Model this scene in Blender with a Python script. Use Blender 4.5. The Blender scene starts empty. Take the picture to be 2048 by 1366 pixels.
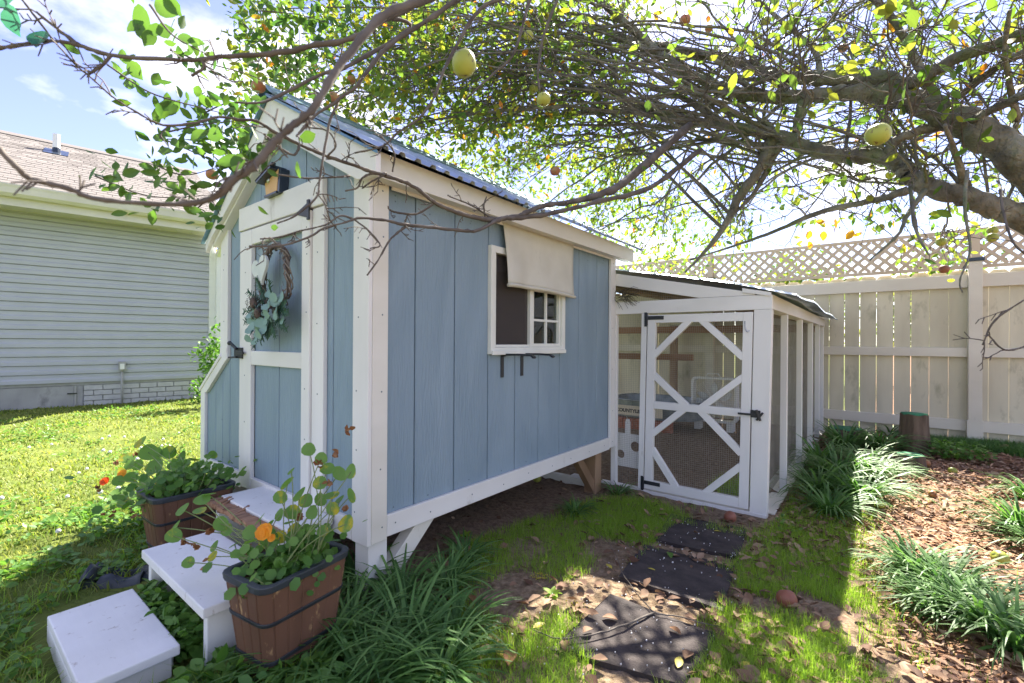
import bpy, math, random
import numpy as np
from mathutils import Vector
PI = math.pi
rng = np.random.default_rng(7)
random.seed(7)
SC = bpy.context.scene
COL = SC.collection

# ------------------------------------------------------------------ camera, sky, sun, exposure
CAM = np.array([-1.0675, -1.5407, 1.0])
YAW, PITCH, ROLL, FPX = math.radians(38.2027), math.radians(0.0629), math.radians(0.3446), 927.0
_f = np.array([math.cos(YAW)*math.cos(PITCH), math.sin(YAW)*math.cos(PITCH), math.sin(PITCH)])
_r = np.array([math.sin(YAW), -math.cos(YAW), 0.0]); _u = np.cross(_r, _f)
RT = _r*math.cos(ROLL) + _u*math.sin(ROLL); UP = -_r*math.sin(ROLL) + _u*math.cos(ROLL); FW = _f
cd = bpy.data.cameras.new('camera'); cam = bpy.data.objects.new('camera', cd); COL.objects.link(cam)
from mathutils import Matrix
cam.matrix_world = Matrix(((RT[0], UP[0], -FW[0], CAM[0]), (RT[1], UP[1], -FW[1], CAM[1]), (RT[2], UP[2], -FW[2], CAM[2]), (0, 0, 0, 1)))
cd.sensor_width = 36.0; cd.lens = FPX/2048*36.0; cd.clip_start = 0.05; cd.clip_end = 2000
cd.dof.use_dof = True; cd.dof.focus_distance = 3.0; cd.dof.aperture_fstop = 4.5
SC.camera = cam

SUN_EL, SUN_AZ = math.radians(47), math.radians(13)      # azimuth from +X towards +Y
w = bpy.data.worlds.new('World'); SC.world = w; w.use_nodes = True
nt = w.node_tree; nt.nodes.clear()
def wn(t, **k):
    n = nt.nodes.new(t)
    for a, b in k.items(): setattr(n, a, b)
    return n
wo = wn('ShaderNodeOutputWorld'); bg = wn('ShaderNodeBackground')
sky = wn('ShaderNodeTexSky', sky_type='NISHITA'); sky.sun_disc = False
sky.sun_elevation = SUN_EL; sky.sun_rotation = math.radians(90) - SUN_AZ
sky.air_density = 1.2; sky.dust_density = .35; sky.ozone_density = 2.0
tc = wn('ShaderNodeTexCoord'); sp = wn('ShaderNodeSeparateXYZ'); nt.links.new(tc.outputs['Generated'], sp.inputs[0])
za = wn('ShaderNodeMath', operation='ADD'); nt.links.new(sp.outputs[2], za.inputs[0]); za.inputs[1].default_value = 0.22
dx = wn('ShaderNodeMath', operation='DIVIDE'); nt.links.new(sp.outputs[0], dx.inputs[0]); nt.links.new(za.outputs[0], dx.inputs[1])
dy = wn('ShaderNodeMath', operation='DIVIDE'); nt.links.new(sp.outputs[1], dy.inputs[0]); nt.links.new(za.outputs[0], dy.inputs[1])
cb = wn('ShaderNodeCombineXYZ'); nt.links.new(dx.outputs[0], cb.inputs[0]); nt.links.new(dy.outputs[0], cb.inputs[1])
nz = wn('ShaderNodeTexNoise'); nz.inputs['Scale'].default_value = 1.15; nz.inputs['Detail'].default_value = 8; nz.inputs['Roughness'].default_value = 0.55
mpw = wn('ShaderNodeMapping'); mpw.inputs['Location'].default_value = (9.3, 4.1, 0); nt.links.new(cb.outputs[0], mpw.inputs[0]); nt.links.new(mpw.outputs[0], nz.inputs['Vector'])
cr = wn('ShaderNodeValToRGB'); cr.color_ramp.elements[0].position = 0.50; cr.color_ramp.elements[1].position = 0.66
nt.links.new(nz.outputs[0], cr.inputs[0])
mx = wn('ShaderNodeMix', data_type='RGBA'); hs = wn('ShaderNodeHueSaturation'); hs.inputs['Hue'].default_value = .53; hs.inputs['Saturation'].default_value = .86; hs.inputs['Value'].default_value = .36; nt.links.new(sky.outputs[0], hs.inputs['Color'])
nt.links.new(cr.outputs[0], mx.inputs[0]); tn = wn('ShaderNodeMix', data_type='RGBA', blend_type='MULTIPLY'); tn.inputs[0].default_value = 1; tn.inputs[7].default_value = (.72, .76, .92, 1); nt.links.new(hs.outputs[0], tn.inputs[6]); nt.links.new(tn.outputs[2], mx.inputs[6])
mx.inputs[7].default_value = (2.7, 2.55, 2.35, 1)
nt.links.new(mx.outputs[2], bg.inputs[0]); bg.inputs[1].default_value = 0.112
nt.links.new(bg.outputs[0], wo.inputs[0])

sl = bpy.data.lights.new('sun', 'SUN'); sl.energy = 2.8; sl.angle = math.radians(0.5); sl.color = (1.0, 0.93, 0.82)
so = bpy.data.objects.new('sun', sl); COL.objects.link(so)
sd = Vector((math.cos(SUN_EL)*math.cos(SUN_AZ), math.cos(SUN_EL)*math.sin(SUN_AZ), math.sin(SUN_EL)))
so.rotation_euler = (-sd).to_track_quat('-Z', 'Y').to_euler()
SC.view_settings.view_transform = 'Standard'; SC.view_settings.look = 'None'
SC.view_settings.gamma = 1; SC.view_settings.use_curve_mapping = False
SC.view_settings.exposure = 3.08
SC.render.engine = 'CYCLES'
SC.cycles.max_bounces = 10; SC.cycles.transparent_max_bounces = 16

# ------------------------------------------------------------------ helpers
def dep(x, y, d): return CAM + d*(FW + RT*(x-1024)/FPX - UP*(y-683)/FPX)     # point seen at a photo position, d metres deep
def on_z(x, y, z):
    d = FW + RT*(x-1024)/FPX - UP*(y-683)/FPX
    return CAM + d*(z-CAM[2])/d[2]
def S(t): t = np.clip(t, 0, 1); return t*t*(3-2*t)
def gz(x, y):
    x = np.asarray(x, float); y = np.asarray(y, float)
    h = -0.06*S((x-0.2)/1.6)*(1-S((y-1.8)/3)) + 0.07*S((y-2)/5)
    return h + 0.006*np.sin(3.1*x+1.3*y) + 0.005*np.sin(7.3*y-2.2*x+1) + 0.003*np.sin(13*x+9*y)
def gp(px, py):
    p = on_z(px, py, 0.0)
    for _ in range(3): p = on_z(px, py, float(gz(p[0], p[1])))
    return p

class MB:
    def __init__(s): s.v = []; s.f = []; s.m = []; s.n = 0; s.sm = []
    def add(s, V, F, mi=0, smooth=False):
        V = np.asarray(V, float).reshape(-1, 3)
        s.v.append(V); s.f += [tuple(i+s.n for i in f) for f in F]; s.m += [mi]*len(F); s.sm += [smooth]*len(F); s.n += len(V); return s
    def box(s, x0, x1, y0, y1, z0, z1, mi=0):
        V = [(x, y, z) for x in (x0, x1) for y in (y0, y1) for z in (z0, z1)]
        return s.add(V, [(0,1,3,2),(4,6,7,5),(0,4,5,1),(2,3,7,6),(0,2,6,4),(1,5,7,3)], mi)
    def prism(s, poly, ax, a0, a1, mi=0):      # poly of 2D points in the other two axes
        n = len(poly); V = []
        for a in (a0, a1):
            for p in poly:
                if ax == 'X': V.append((a, p[0], p[1]))
                elif ax == 'Y': V.append((p[0], a, p[1]))
                else: V.append((p[0], p[1], a))
        F = [tuple(range(n))[::-1], tuple(range(n, 2*n))] + [(i, (i+1) % n, n+(i+1) % n, n+i) for i in range(n)]
        return s.add(V, F, mi)
    def beam(s, a, b, wd, ht, up=(0, 0, 1), mi=0):
        a = np.array(a, float); b = np.array(b, float); d = b-a; d /= np.linalg.norm(d)
        u = np.array(up, float); sd_ = np.cross(d, u); sd_ /= np.linalg.norm(sd_); u = np.cross(sd_, d)
        V = [p + sx*sd_*wd/2 + sz*u*ht/2 for p in (a, b) for sx in (-1, 1) for sz in (-1, 1)]
        return s.add(V, [(0,1,3,2),(4,6,7,5),(0,4,5,1),(2,3,7,6),(0,2,6,4),(1,5,7,3)], mi)
    def tube(s, P, R, n=6, mi=0, cap=True, smooth=True, flat=1.0):
        P = np.asarray(P, float); k = len(P); R = np.broadcast_to(np.asarray(R, float), (k,))
        T = np.gradient(P, axis=0); T /= np.linalg.norm(T, axis=1)[:, None]+1e-12
        ref = np.array([0.13, 0.21, 0.97]) if abs(T[0][2]) < .9 else np.array([0.9, .3, .1])
        V = []
        for i in range(k):
            a = np.cross(T[i], ref); a /= np.linalg.norm(a)+1e-12; b = np.cross(T[i], a)
            for j in range(n):
                t = 2*PI*j/n; V.append(P[i] + R[i]*(math.cos(t)*a + flat*math.sin(t)*b))
        F = [(i*n+j, i*n+(j+1) % n, (i+1)*n+(j+1) % n, (i+1)*n+j) for i in range(k-1) for j in range(n)]
        if cap: F += [tuple(range(n))[::-1], tuple(range((k-1)*n, k*n))]
        return s.add(V, F, mi, smooth)
    def sphere(s, c, r, nu=12, nv=8, sc=(1, 1, 1), mi=0, fn=None):
        V = []
        for i in range(nv+1):
            t = PI*i/nv
            for j in range(nu):
                p = 2*PI*j/nu; d = np.array([math.sin(t)*math.cos(p), math.sin(t)*math.sin(p), math.cos(t)])
                k = fn(t, p) if fn else 1
                V.append(np.array(c) + r*k*d*np.array(sc))
        F = [(i*nu+j, (i+1)*nu+j, (i+1)*nu+(j+1) % nu, i*nu+(j+1) % nu) for i in range(nv) for j in range(nu)]
        return s.add(V, F, mi, True)
    def mesh(s, name, mats, off=(0, 0, 0)):
        me = bpy.data.meshes.new(name)
        V = np.concatenate(s.v) - np.array(off)
        me.from_pydata(V.tolist(), [], s.f)
        if not isinstance(mats, (list, tuple)): mats = [mats]
        for m in mats: me.materials.append(m)
        me.polygons.foreach_set('material_index', s.m); me.polygons.foreach_set('use_smooth', s.sm)
        me.validate(); me.update(); return me
    def build(s, name, mats, parent=None, bevel=0, kind=None, label=None, off=None):
        o = None
        if off is None: off = worigin(parent)
        o = bpy.data.objects.new(name, s.mesh(name, mats, off)); COL.objects.link(o)
        if parent is not None: o.parent = parent
        if bevel:
            b = o.modifiers.new('edge', 'BEVEL'); b.width = bevel; b.segments = 2; b.limit_method = 'ANGLE'
        if kind: o['kind'] = kind
        if label: o['label'] = label
        return o
def worigin(p):
    if p is None: return np.zeros(3)
    if p.get('_local'): return np.zeros(3)
    if p.parent is not None and p.parent.get('_local'): return np.zeros(3)
    o = np.zeros(3)
    while p is not None: o += np.array(p.location); p = p.parent
    return o
def thing(name, label, cat, loc=(0, 0, 0), rz=0, group=None, local=False):
    o = bpy.data.objects.new(name, None); COL.objects.link(o); o.location = loc; o.rotation_euler = (0, 0, rz)
    o.empty_display_size = .1
    o['label'] = label; o['category'] = cat
    if group: o['group'] = group
    if local or rz: o['_local'] = 1
    return o
def tag(o, label, cat, group=None):
    o['label'] = label; o['category'] = cat
    if group: o['group'] = group
    return o
def rebase(o, loc):       # put a single-mesh thing's origin at its base
    me = o.data; n = len(me.vertices); a = np.empty(n*3); me.vertices.foreach_get('co', a)
    a = a.reshape(-1, 3) - np.array(loc); me.vertices.foreach_set('co', a.ravel()); me.update(); o.location = loc; return o
def numesh(name, V, F, mats, parent=None, kind=None, smooth=False, off=None):   # fast big meshes; F (M,k) same k or list of (F, ...)
    V = np.asarray(V, np.float32).copy()
    if off is None: off = worigin(parent)
    V = V - np.asarray(off, np.float32)
    Fs = F if isinstance(F, list) else [F]
    me = bpy.data.meshes.new(name); me.vertices.add(len(V)); me.vertices.foreach_set('co', V.ravel())
    tot = np.concatenate([np.full(len(f), f.shape[1], np.int32) for f in Fs]); idx = np.concatenate([f.ravel() for f in Fs]).astype(np.int32)
    me.loops.add(len(idx)); me.loops.foreach_set('vertex_index', idx)
    me.polygons.add(len(tot)); st = np.concatenate([[0], np.cumsum(tot)[:-1]]).astype(np.int32)
    me.polygons.foreach_set('loop_start', st); me.polygons.foreach_set('loop_total', tot)
    if smooth: me.polygons.foreach_set('use_smooth', np.ones(len(tot), bool))
    for m in (mats if isinstance(mats, (list, tuple)) else [mats]): me.materials.append(m)
    me.update(calc_edges=True)
    o = bpy.data.objects.new(name, me); COL.objects.link(o)
    if parent is not None: o.parent = parent
    if kind: o['kind'] = kind
    return o
def unit(a): return a/(np.linalg.norm(a, axis=-1, keepdims=True)+1e-12)
def copy_tree(o, parent=None):
    c = o.copy(); COL.objects.link(c); c.parent = parent
    for ch in o.children: copy_tree(ch, c)
    return c

# ------------------------------------------------------------------ materials
def M(name): 
    m = bpy.data.materials.new(name); m.use_nodes = True; m.node_tree.nodes.clear(); return m
def N(m, t, **k):
    n = m.node_tree.nodes.new(t)
    for a, b in k.items(): setattr(n, a, b)
    return n
def L(m, a, b): m.node_tree.links.new(a, b)
def c4(c): return (c[0], c[1], c[2], 1)
def mat(name, cols, scale=8, stretch=(1, 1, 1), rough=.6, bump=0, bscale=None, bstretch=None, bdist=.003, metal=0, detail=5, spec=.4,
        stain=None, stain_scale=3, stain_lo=.58, stain_hi=.75, island=0, trans=0, transcol=None, distort=0, coord='Object', ramp=(.3, .7)):
    m = M(name); out = N(m, 'ShaderNodeOutputMaterial'); b = N(m, 'ShaderNodeBsdfPrincipled')
    b.inputs['Roughness'].default_value = rough; b.inputs['Metallic'].default_value = metal; b.inputs['Specular IOR Level'].default_value = spec
    t = N(m, 'ShaderNodeTexCoord'); geo = N(m, 'ShaderNodeNewGeometry')
    def vec(st):
        mp = N(m, 'ShaderNodeMapping'); L(m, t.outputs[coord], mp.inputs[0]); mp.inputs['Scale'].default_value = st; return mp.outputs[0]
    n1 = N(m, 'ShaderNodeTexNoise'); n1.inputs['Scale'].default_value = scale; n1.inputs['Detail'].default_value = detail
    L(m, vec(stretch), n1.inputs['Vector']); n1.inputs['Distortion'].default_value = distort
    r = N(m, 'ShaderNodeValToRGB'); els = r.color_ramp.elements
    els[0].position, els[1].position = ramp
    els[0].color = c4(cols[0]); els[1].color = c4(cols[-1])
    for i, c in enumerate(cols[1:-1]):
        e = els.new(ramp[0] + (ramp[1]-ramp[0])*(i+1)/(len(cols)-1)); e.color = c4(c)
    fac = n1.outputs[0]
    if island:
        a = N(m, 'ShaderNodeMath', operation='MULTIPLY_ADD'); L(m, geo.outputs['Random Per Island'], a.inputs[0]); a.inputs[1].default_value = island
        sb = N(m, 'ShaderNodeMath', operation='MULTIPLY_ADD'); L(m, fac, sb.inputs[0]); sb.inputs[1].default_value = 1-island; L(m, a.outputs[0], sb.inputs[2]); a.inputs[2].default_value = 0
        fac = sb.outputs[0]
    L(m, fac, r.inputs[0]); colr = r.outputs[0]
    if stain:
        n2 = N(m, 'ShaderNodeTexNoise'); n2.inputs['Scale'].default_value = stain_scale; n2.inputs['Detail'].default_value = 7; n2.inputs['Roughness'].default_value = .65
        L(m, vec((1, 1, .45)), n2.inputs['Vector'])
        r2 = N(m, 'ShaderNodeValToRGB'); r2.color_ramp.elements[0].position = stain_lo; r2.color_ramp.elements[1].position = stain_hi
        L(m, n2.outputs[0], r2.inputs[0])
        x = N(m, 'ShaderNodeMix', data_type='RGBA'); L(m, r2.outputs[0], x.inputs[0]); L(m, colr, x.inputs[6]); x.inputs[7].default_value = c4(stain); colr = x.outputs[2]
    L(m, colr, b.inputs['Base Color'])
    if bump:
        n3 = N(m, 'ShaderNodeTexNoise'); n3.inputs['Scale'].default_value = bscale or scale; n3.inputs['Detail'].default_value = 4
        L(m, vec(bstretch or stretch), n3.inputs['Vector']); n3.inputs['Distortion'].default_value = distort
        bp = N(m, 'ShaderNodeBump'); bp.inputs['Strength'].default_value = bump; bp.inputs['Distance'].default_value = bdist
        L(m, n3.outputs[0], bp.inputs['Height']); L(m, bp.outputs[0], b.inputs['Normal'])
    if trans:
        tr = N(m, 'ShaderNodeBsdfTranslucent'); ms = N(m, 'ShaderNodeMixShader'); ms.inputs[0].default_value = trans
        if transcol:
            hx = N(m, 'ShaderNodeMix', data_type='RGBA', blend_type='MULTIPLY'); hx.inputs[0].default_value = 1
            L(m, colr, hx.inputs[6]); hx.inputs[7].default_value = c4(transcol); L(m, hx.outputs[2], tr.inputs[0])
        else: L(m, colr, tr.inputs[0])
        L(m, b.outputs[0], ms.inputs[1]); L(m, tr.outputs[0], ms.inputs[2]); L(m, ms.outputs[0], out.inputs[0])
    else: L(m, b.outputs[0], out.inputs[0])
    return m

WHITE = mat('white_painted_wood', [(.68, .67, .64), (.78, .77, .74)], 5, (1, 1, .3), .55, .25, 60, (1, 1, .12), .0015, stain=(.42, .40, .34), stain_scale=6, stain_lo=.66, stain_hi=.82)
WHITEH = mat('white_painted_wood_lengthwise', [(.66, .65, .61), (.78, .77, .74)], 5, (.3, .3, 1), .55, .3, 60, (.12, .12, 1), .0015, stain=(.34, .31, .25), stain_scale=6, stain_lo=.62, stain_hi=.8)
WSTEP = mat('scuffed_white_step_paint', [(.70, .70, .67), (.83, .83, .80)], 4, (1, 1, 1), .6, .4, 50, (1, .2, 1), .002, stain=(.36, .31, .25), stain_scale=32, stain_lo=.62, stain_hi=.74)
CREAM = mat('cream_fascia_paint', [(.62, .60, .52), (.74, .72, .65)], 5, (.3, 1, 1), .6, .3, 60, (.12, 1, 1), .0015, stain=(.25, .23, .16), stain_scale=7, stain_lo=.64, stain_hi=.8)
BLUE = mat('blue_grey_siding_paint', [(.200, .280, .34), (.245, .33, .395)], 4, (1, 1, .3), .5, .8, 62, (1, 1, .10), .006, distort=1.6, stain=(.14, .19, .22), stain_scale=5, stain_lo=.72, stain_hi=.9)
BLUED = mat('darker_siding_blue', [(.09, .13, .16), (.11, .16, .19)], 5, rough=.6)  # darker than the siding blue; backs board gaps and door, colours nail heads
DARKIN = mat('coop_interior_boards', [(.09, .075, .06), (.14, .12, .10)], 6, (1, 1, .2), .7)
METAL = mat('galvanised_roofing', [(.38, .45, .50), (.55, .62, .67)], 9, (1, 1, 1), .32, .15, 30, None, .001, metal=.85, stain=(.20, .22, .22), stain_scale=8, stain_lo=.6, stain_hi=.72)
METALD = mat('blue_green_ridge_metal', [(.10, .20, .24), (.16, .27, .31)], 7, rough=.35, metal=.7)
BLACK = mat('black_hardware', [(.012, .014, .018), (.03, .034, .04)], 20, rough=.4, spec=.5)
STEEL = mat('zinc_steel', [(.45, .46, .47), (.6, .61, .62)], 20, rough=.35, metal=.9)
RUB = mat('black_rubber_mat', [(.028, .023, .022), (.065, .052, .048)], 18, rough=.9, bump=.8, bscale=130, bdist=.004, stain=(.09, .075, .065), stain_scale=22, stain_lo=.6, stain_hi=.75)
RIM = mat('black_rubber_rim', [(.02, .025, .03), (.05, .06, .07)], 8, rough=.45, bump=.2, bscale=40)
STAVE = mat('reddish_brown_staves', [(.075, .037, .022), (.15, .075, .045)], 9, (1, 1, .15), .6, .5, 50, (1, 1, .1), .002, stain=(.42, .27, .13), stain_scale=26, stain_lo=.60, stain_hi=.70, island=.3)
SOIL = mat('dark_potting_soil', [(.02, .013, .008), (.06, .04, .025)], 40, rough=.95, bump=1, bscale=60, bdist=.01)
BARE = mat('weathered_brown_timber', [(.20, .12, .065), (.36, .24, .145)], 6, (1, 1, .2), .75, .5, 50, (1, 1, .12), .002)
BAREH = mat('brown_timber_lengthwise', [(.22, .11, .055), (.33, .17, .09)], 6, (1, .2, 1), .75, .5, 50, (1, .12, 1), .002)
ROT = mat('rotten_splintered_wood', [(.10, .05, .03), (.38, .22, .13), (.2, .1, .06)], 30, (.2, 1, 1), .85, 1, 60, (.15, 1, 1), .008)
FENCE = mat('weathered_white_pickets', [(.52, .475, .35), (.68, .63, .475)], 4, (1, 1, .25), .7, .4, 60, (1, 1, .1), .0015, stain=(.24, .23, .14), stain_scale=5.0, stain_lo=.56, stain_hi=.78, island=.0)
FRAIL = mat('white_fence_rails', [(.60, .555, .46), (.71, .665, .56)], 4, (1, .3, 1), .65, .3, 60, (1, .1, 1), .0015, stain=(.22, .22, .13), stain_scale=6, stain_lo=.68, stain_hi=.85)
LATT = mat('beige_lattice', [(.50, .40, .285), (.60, .50, .37)], 5, rough=.7)
VINYL = mat('grey_vinyl_siding', [(.405, .42, .46), (.445, .46, .50)], 3, rough=.5, bump=.1, bscale=80, bstretch=(.1, 1, 1), bdist=.0006)
PBRICK = mat('grey_painted_brick', [(.44, .44, .44), (.54, .54, .53)], 12, rough=.8, bump=.5, bscale=70, bdist=.002)
MORT = mat('painted_mortar', [(.33, .33, .33), (.40, .40, .40)], 12, rough=.9)
CONC = mat('grey_access_panel', [(.26, .26, .255), (.42, .42, .40)], 4, (1, 1, .5), .85, stain=(.18, .18, .17), stain_scale=4)
SHING = mat('tan_asphalt_shingle', [(.13, .115, .105), (.21, .19, .175)], 60, rough=.95, bump=.6, bscale=300, bdist=.002, island=.55)
SHBASE = mat('shingle_underlay', [(.10, .08, .075), (.13, .11, .10)], 10, rough=.95)
GUT = mat('cream_gutter_metal', [(.58, .555, .48), (.66, .63, .56)], 4, rough=.4)
WPVC = mat('white_plastic', [(.74, .74, .72), (.80, .80, .78)], 6, rough=.4, stain=(.5, .5, .45), stain_scale=9, stain_lo=.68, stain_hi=.9)
VINW = mat('window_frame_vinyl', [(.66, .67, .60), (.74, .75, .68)], 6, rough=.45, stain=(.3, .3, .22), stain_scale=14, stain_lo=.7, stain_hi=.85)
CLOTH = mat('off_white_canvas', [(.63, .61, .51), (.72, .70, .60)], 6, rough=.85, bump=.25, bscale=14, bdist=.004, stain=(.36, .34, .25), stain_scale=7, stain_lo=.62, stain_hi=.85, trans=.2)
TUB = mat('galvanised_tank_steel', [(.16, .19, .21), (.30, .34, .36)], 12, rough=.45, metal=.6)
LABEL = mat('cream_tank_label', [(.62, .55, .43), (.66, .58, .46)], 8, rough=.6)
INK = mat('black_label_ink', [(.02, .02, .02), (.03, .03, .03)], 8, rough=.6)
REDM = mat('red_label_emblem', [(.45, .06, .03), (.5, .08, .04)], 8, rough=.6)
RBRICK = mat('red_clay_brick', [(.28, .09, .05), (.40, .16, .10)], 20, rough=.85, bump=.5, bscale=60, bdist=.002)
BARK = mat('grey_brown_apple_bark', [(.07, .064, .052), (.16, .15, .12), (.27, .255, .20)], 9, (1, 1, 1), .9, 1, 34, None, .03, detail=8, stain=(.13, .16, .07), stain_scale=5, stain_lo=.50, stain_hi=.68)
TWIG = mat('brown_twig_bark', [(.065, .053, .045), (.15, .13, .11)], 18, rough=.85, bump=.4, bscale=70, bdist=.002)
LEAF = mat('apple_leaf_green', [(.06, .11, .025), (.11, .16, .032), (.21, .20, .035)], 5, rough=.45, island=.75, trans=.55, transcol=(1.9, 2.1, 1.0), ramp=(.15, .9))
LEAFN = mat('near_apple_leaf', [(.05, .12, .03), (.10, .18, .03)], 14, rough=.4, island=.5, trans=.4, transcol=(1.7, 1.8, 1.1), stain=(.12, .07, .03), stain_scale=60, stain_lo=.68, stain_hi=.74, bump=.3, bscale=60, bdist=.002)
LEAFO = mat('yellow_orange_autumn_leaf', [(.36, .30, .03), (.42, .17, .02)], 5, rough=.5, island=.9, trans=.5, transcol=(1.8, 1.6, 1.0), ramp=(.2, .8))
TEAL = mat('blue_green_near_leaf', [(.03, .15, .09), (.07, .22, .12)], 22, rough=.4, trans=.35, transcol=(1.3, 1.6, 1.5), stain=(.16, .12, .06), stain_scale=45, stain_lo=.66, stain_hi=.73)
GRASS = mat('lawn_grass', [(.12, .18, .03), (.20, .25, .05), (.32, .31, .12)], 1.2, rough=.55, island=.6, trans=.4, transcol=(1.8, 1.8, 1.0), ramp=(.2, .85))
GRASS2 = mat('fine_green_grass', [(.16, .28, .03), (.28, .40, .055)], 3, rough=.55, island=.7, trans=.45, transcol=(1.8, 1.9, 1.0), ramp=(.15, .85))
LIRI = mat('liriope_blade', [(.05, .125, .03), (.095, .20, .05), (.15, .27, .08)], 3, rough=.5, island=.8, trans=.3, transcol=(1.6, 1.8, 1.0), spec=.3, ramp=(.15, .85))
WEED = mat('broad_weed_leaf', [(.075, .18, .03), (.14, .27, .05)], 6, rough=.45, island=.7, trans=.35, transcol=(1.7, 1.8, 1.0))
NAST = mat('nasturtium_leaf', [(.10, .22, .045), (.17, .30, .07)], 16, rough=.5, island=.6, trans=.4, transcol=(1.6, 1.7, 1.0), stain=(.50, .42, .03), stain_scale=9, stain_lo=.54, stain_hi=.62)
NSTEM = mat('pale_green_stem', [(.16, .22, .07), (.24, .28, .11)], 6, rough=.5)
DRYF = mat('dry_brown_flower', [(.22, .09, .03), (.36, .2, .10)], 12, rough=.8, island=.6, trans=.3)
ORNG = mat('orange_petal', [(.85, .28, .01), (.90, .42, .02)], 12, rough=.5, trans=.3)
REDF = mat('red_orange_petal', [(.75, .08, .01), (.85, .16, .02)], 12, rough=.5, trans=.3)
LITTER = mat('dry_fallen_leaves', [(.11, .055, .03), (.23, .135, .08), (.37, .25, .16)], 7, rough=.8, island=.85, trans=.15, ramp=(.15, .9))
CHIP = mat('red_brown_wood_chips', [(.16, .075, .04), (.34, .19, .105), (.46, .32, .21)], 9, rough=.85, island=.85, ramp=(.1, .9))
YEL = mat('yellow_fallen_leaf', [(.50, .42, .04), (.58, .50, .08)], 9, rough=.5, trans=.2)
SPECK = mat('white_bits', [(.6, .6, .6), (.75, .74, .72)], 9, rough=.7)
APPG = mat('yellow_green_apple_skin', [(.26, .30, .045), (.40, .42, .08)], 7, rough=.4, stain=(.13, .075, .03), stain_scale=75, stain_lo=.57, stain_hi=.63, bump=.1, bscale=40)
APPR = mat('russet_red_apple_skin', [(.28, .27, .06), (.33, .15, .06), (.38, .12, .06)], 22, rough=.4, stain=(.13, .07, .04), stain_scale=70, stain_lo=.62, stain_hi=.7)
APPS = mat('brown_red_rotten_apple_skin', [(.20, .07, .04), (.33, .13, .08)], 9, rough=.5, bump=.2, bscale=30)  # brown-red skin of the rotten and shrivelled apples
STUMPB = mat('stump_bark', [(.07, .05, .035), (.22, .16, .11)], 14, (1, 1, .25), .95, 1, 22, (1, 1, .2), .02)
MOSS = mat('green_stump_top', [(.03, .16, .08), (.07, .24, .10)], 30, rough=.9, bump=.5, bscale=60, bdist=.004, stain=(.2, .15, .08), stain_scale=8, stain_lo=.6, stain_hi=.7)
EUC = mat('eucalyptus_leaf', [(.12, .24, .20), (.25, .38, .33)], 12, rough=.6, island=.6)
PINE = mat('pine_needle', [(.03, .09, .06), (.06, .14, .08)], 12, rough=.6, island=.5)
VINE = mat('grapevine_twig', [(.13, .10, .085), (.28, .24, .21)], 12, rough=.9, island=.6)
CONE = mat('pine_cone_scale', [(.08, .055, .045), (.28, .22, .19)], 30, rough=.8)
HEART = mat('whitewashed_wood', [(.55, .60, .58), (.68, .71, .68)], 12, rough=.75, bump=.2, bscale=30)
LWOOD = mat('light_pine_front', [(.55, .33, .14), (.66, .42, .2)], 10, (1, 1, .2), .6)
NAVY = mat('dark_solar_top', [(.02, .03, .05), (.04, .055, .08)], 9, rough=.25)

def glass():
    m = M('window_glass'); o = N(m, 'ShaderNodeOutputMaterial'); g = N(m, 'ShaderNodeBsdfGlossy'); g.inputs['Roughness'].default_value = .02; g.inputs['Color'].default_value = (.9, .95, .95, 1)
    t = N(m, 'ShaderNodeBsdfTransparent'); t.inputs[0].default_value = (.75, .8, .78, 1); x = N(m, 'ShaderNodeMixShader')
    fr = N(m, 'ShaderNodeFresnel'); fr.inputs[0].default_value = 1.9
    L(m, fr.outputs[0], x.inputs[0]); L(m, t.outputs[0], x.inputs[1]); L(m, g.outputs[0], x.inputs[2]); L(m, x.outputs[0], o.inputs[0]); return m
GLASS = glass()
def screen():
    m = M('insect_screen'); o = N(m, 'ShaderNodeOutputMaterial'); d = N(m, 'ShaderNodeBsdfDiffuse'); d.inputs[0].default_value = (.09, .08, .075, 1)
    t = N(m, 'ShaderNodeBsdfTransparent'); x = N(m, 'ShaderNodeMixShader'); x.inputs[0].default_value = .6
    L(m, t.outputs[0], x.inputs[1]); L(m, d.outputs[0], x.inputs[2]); L(m, x.outputs[0], o.inputs[0]); return m
SCREEN = screen()
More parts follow.
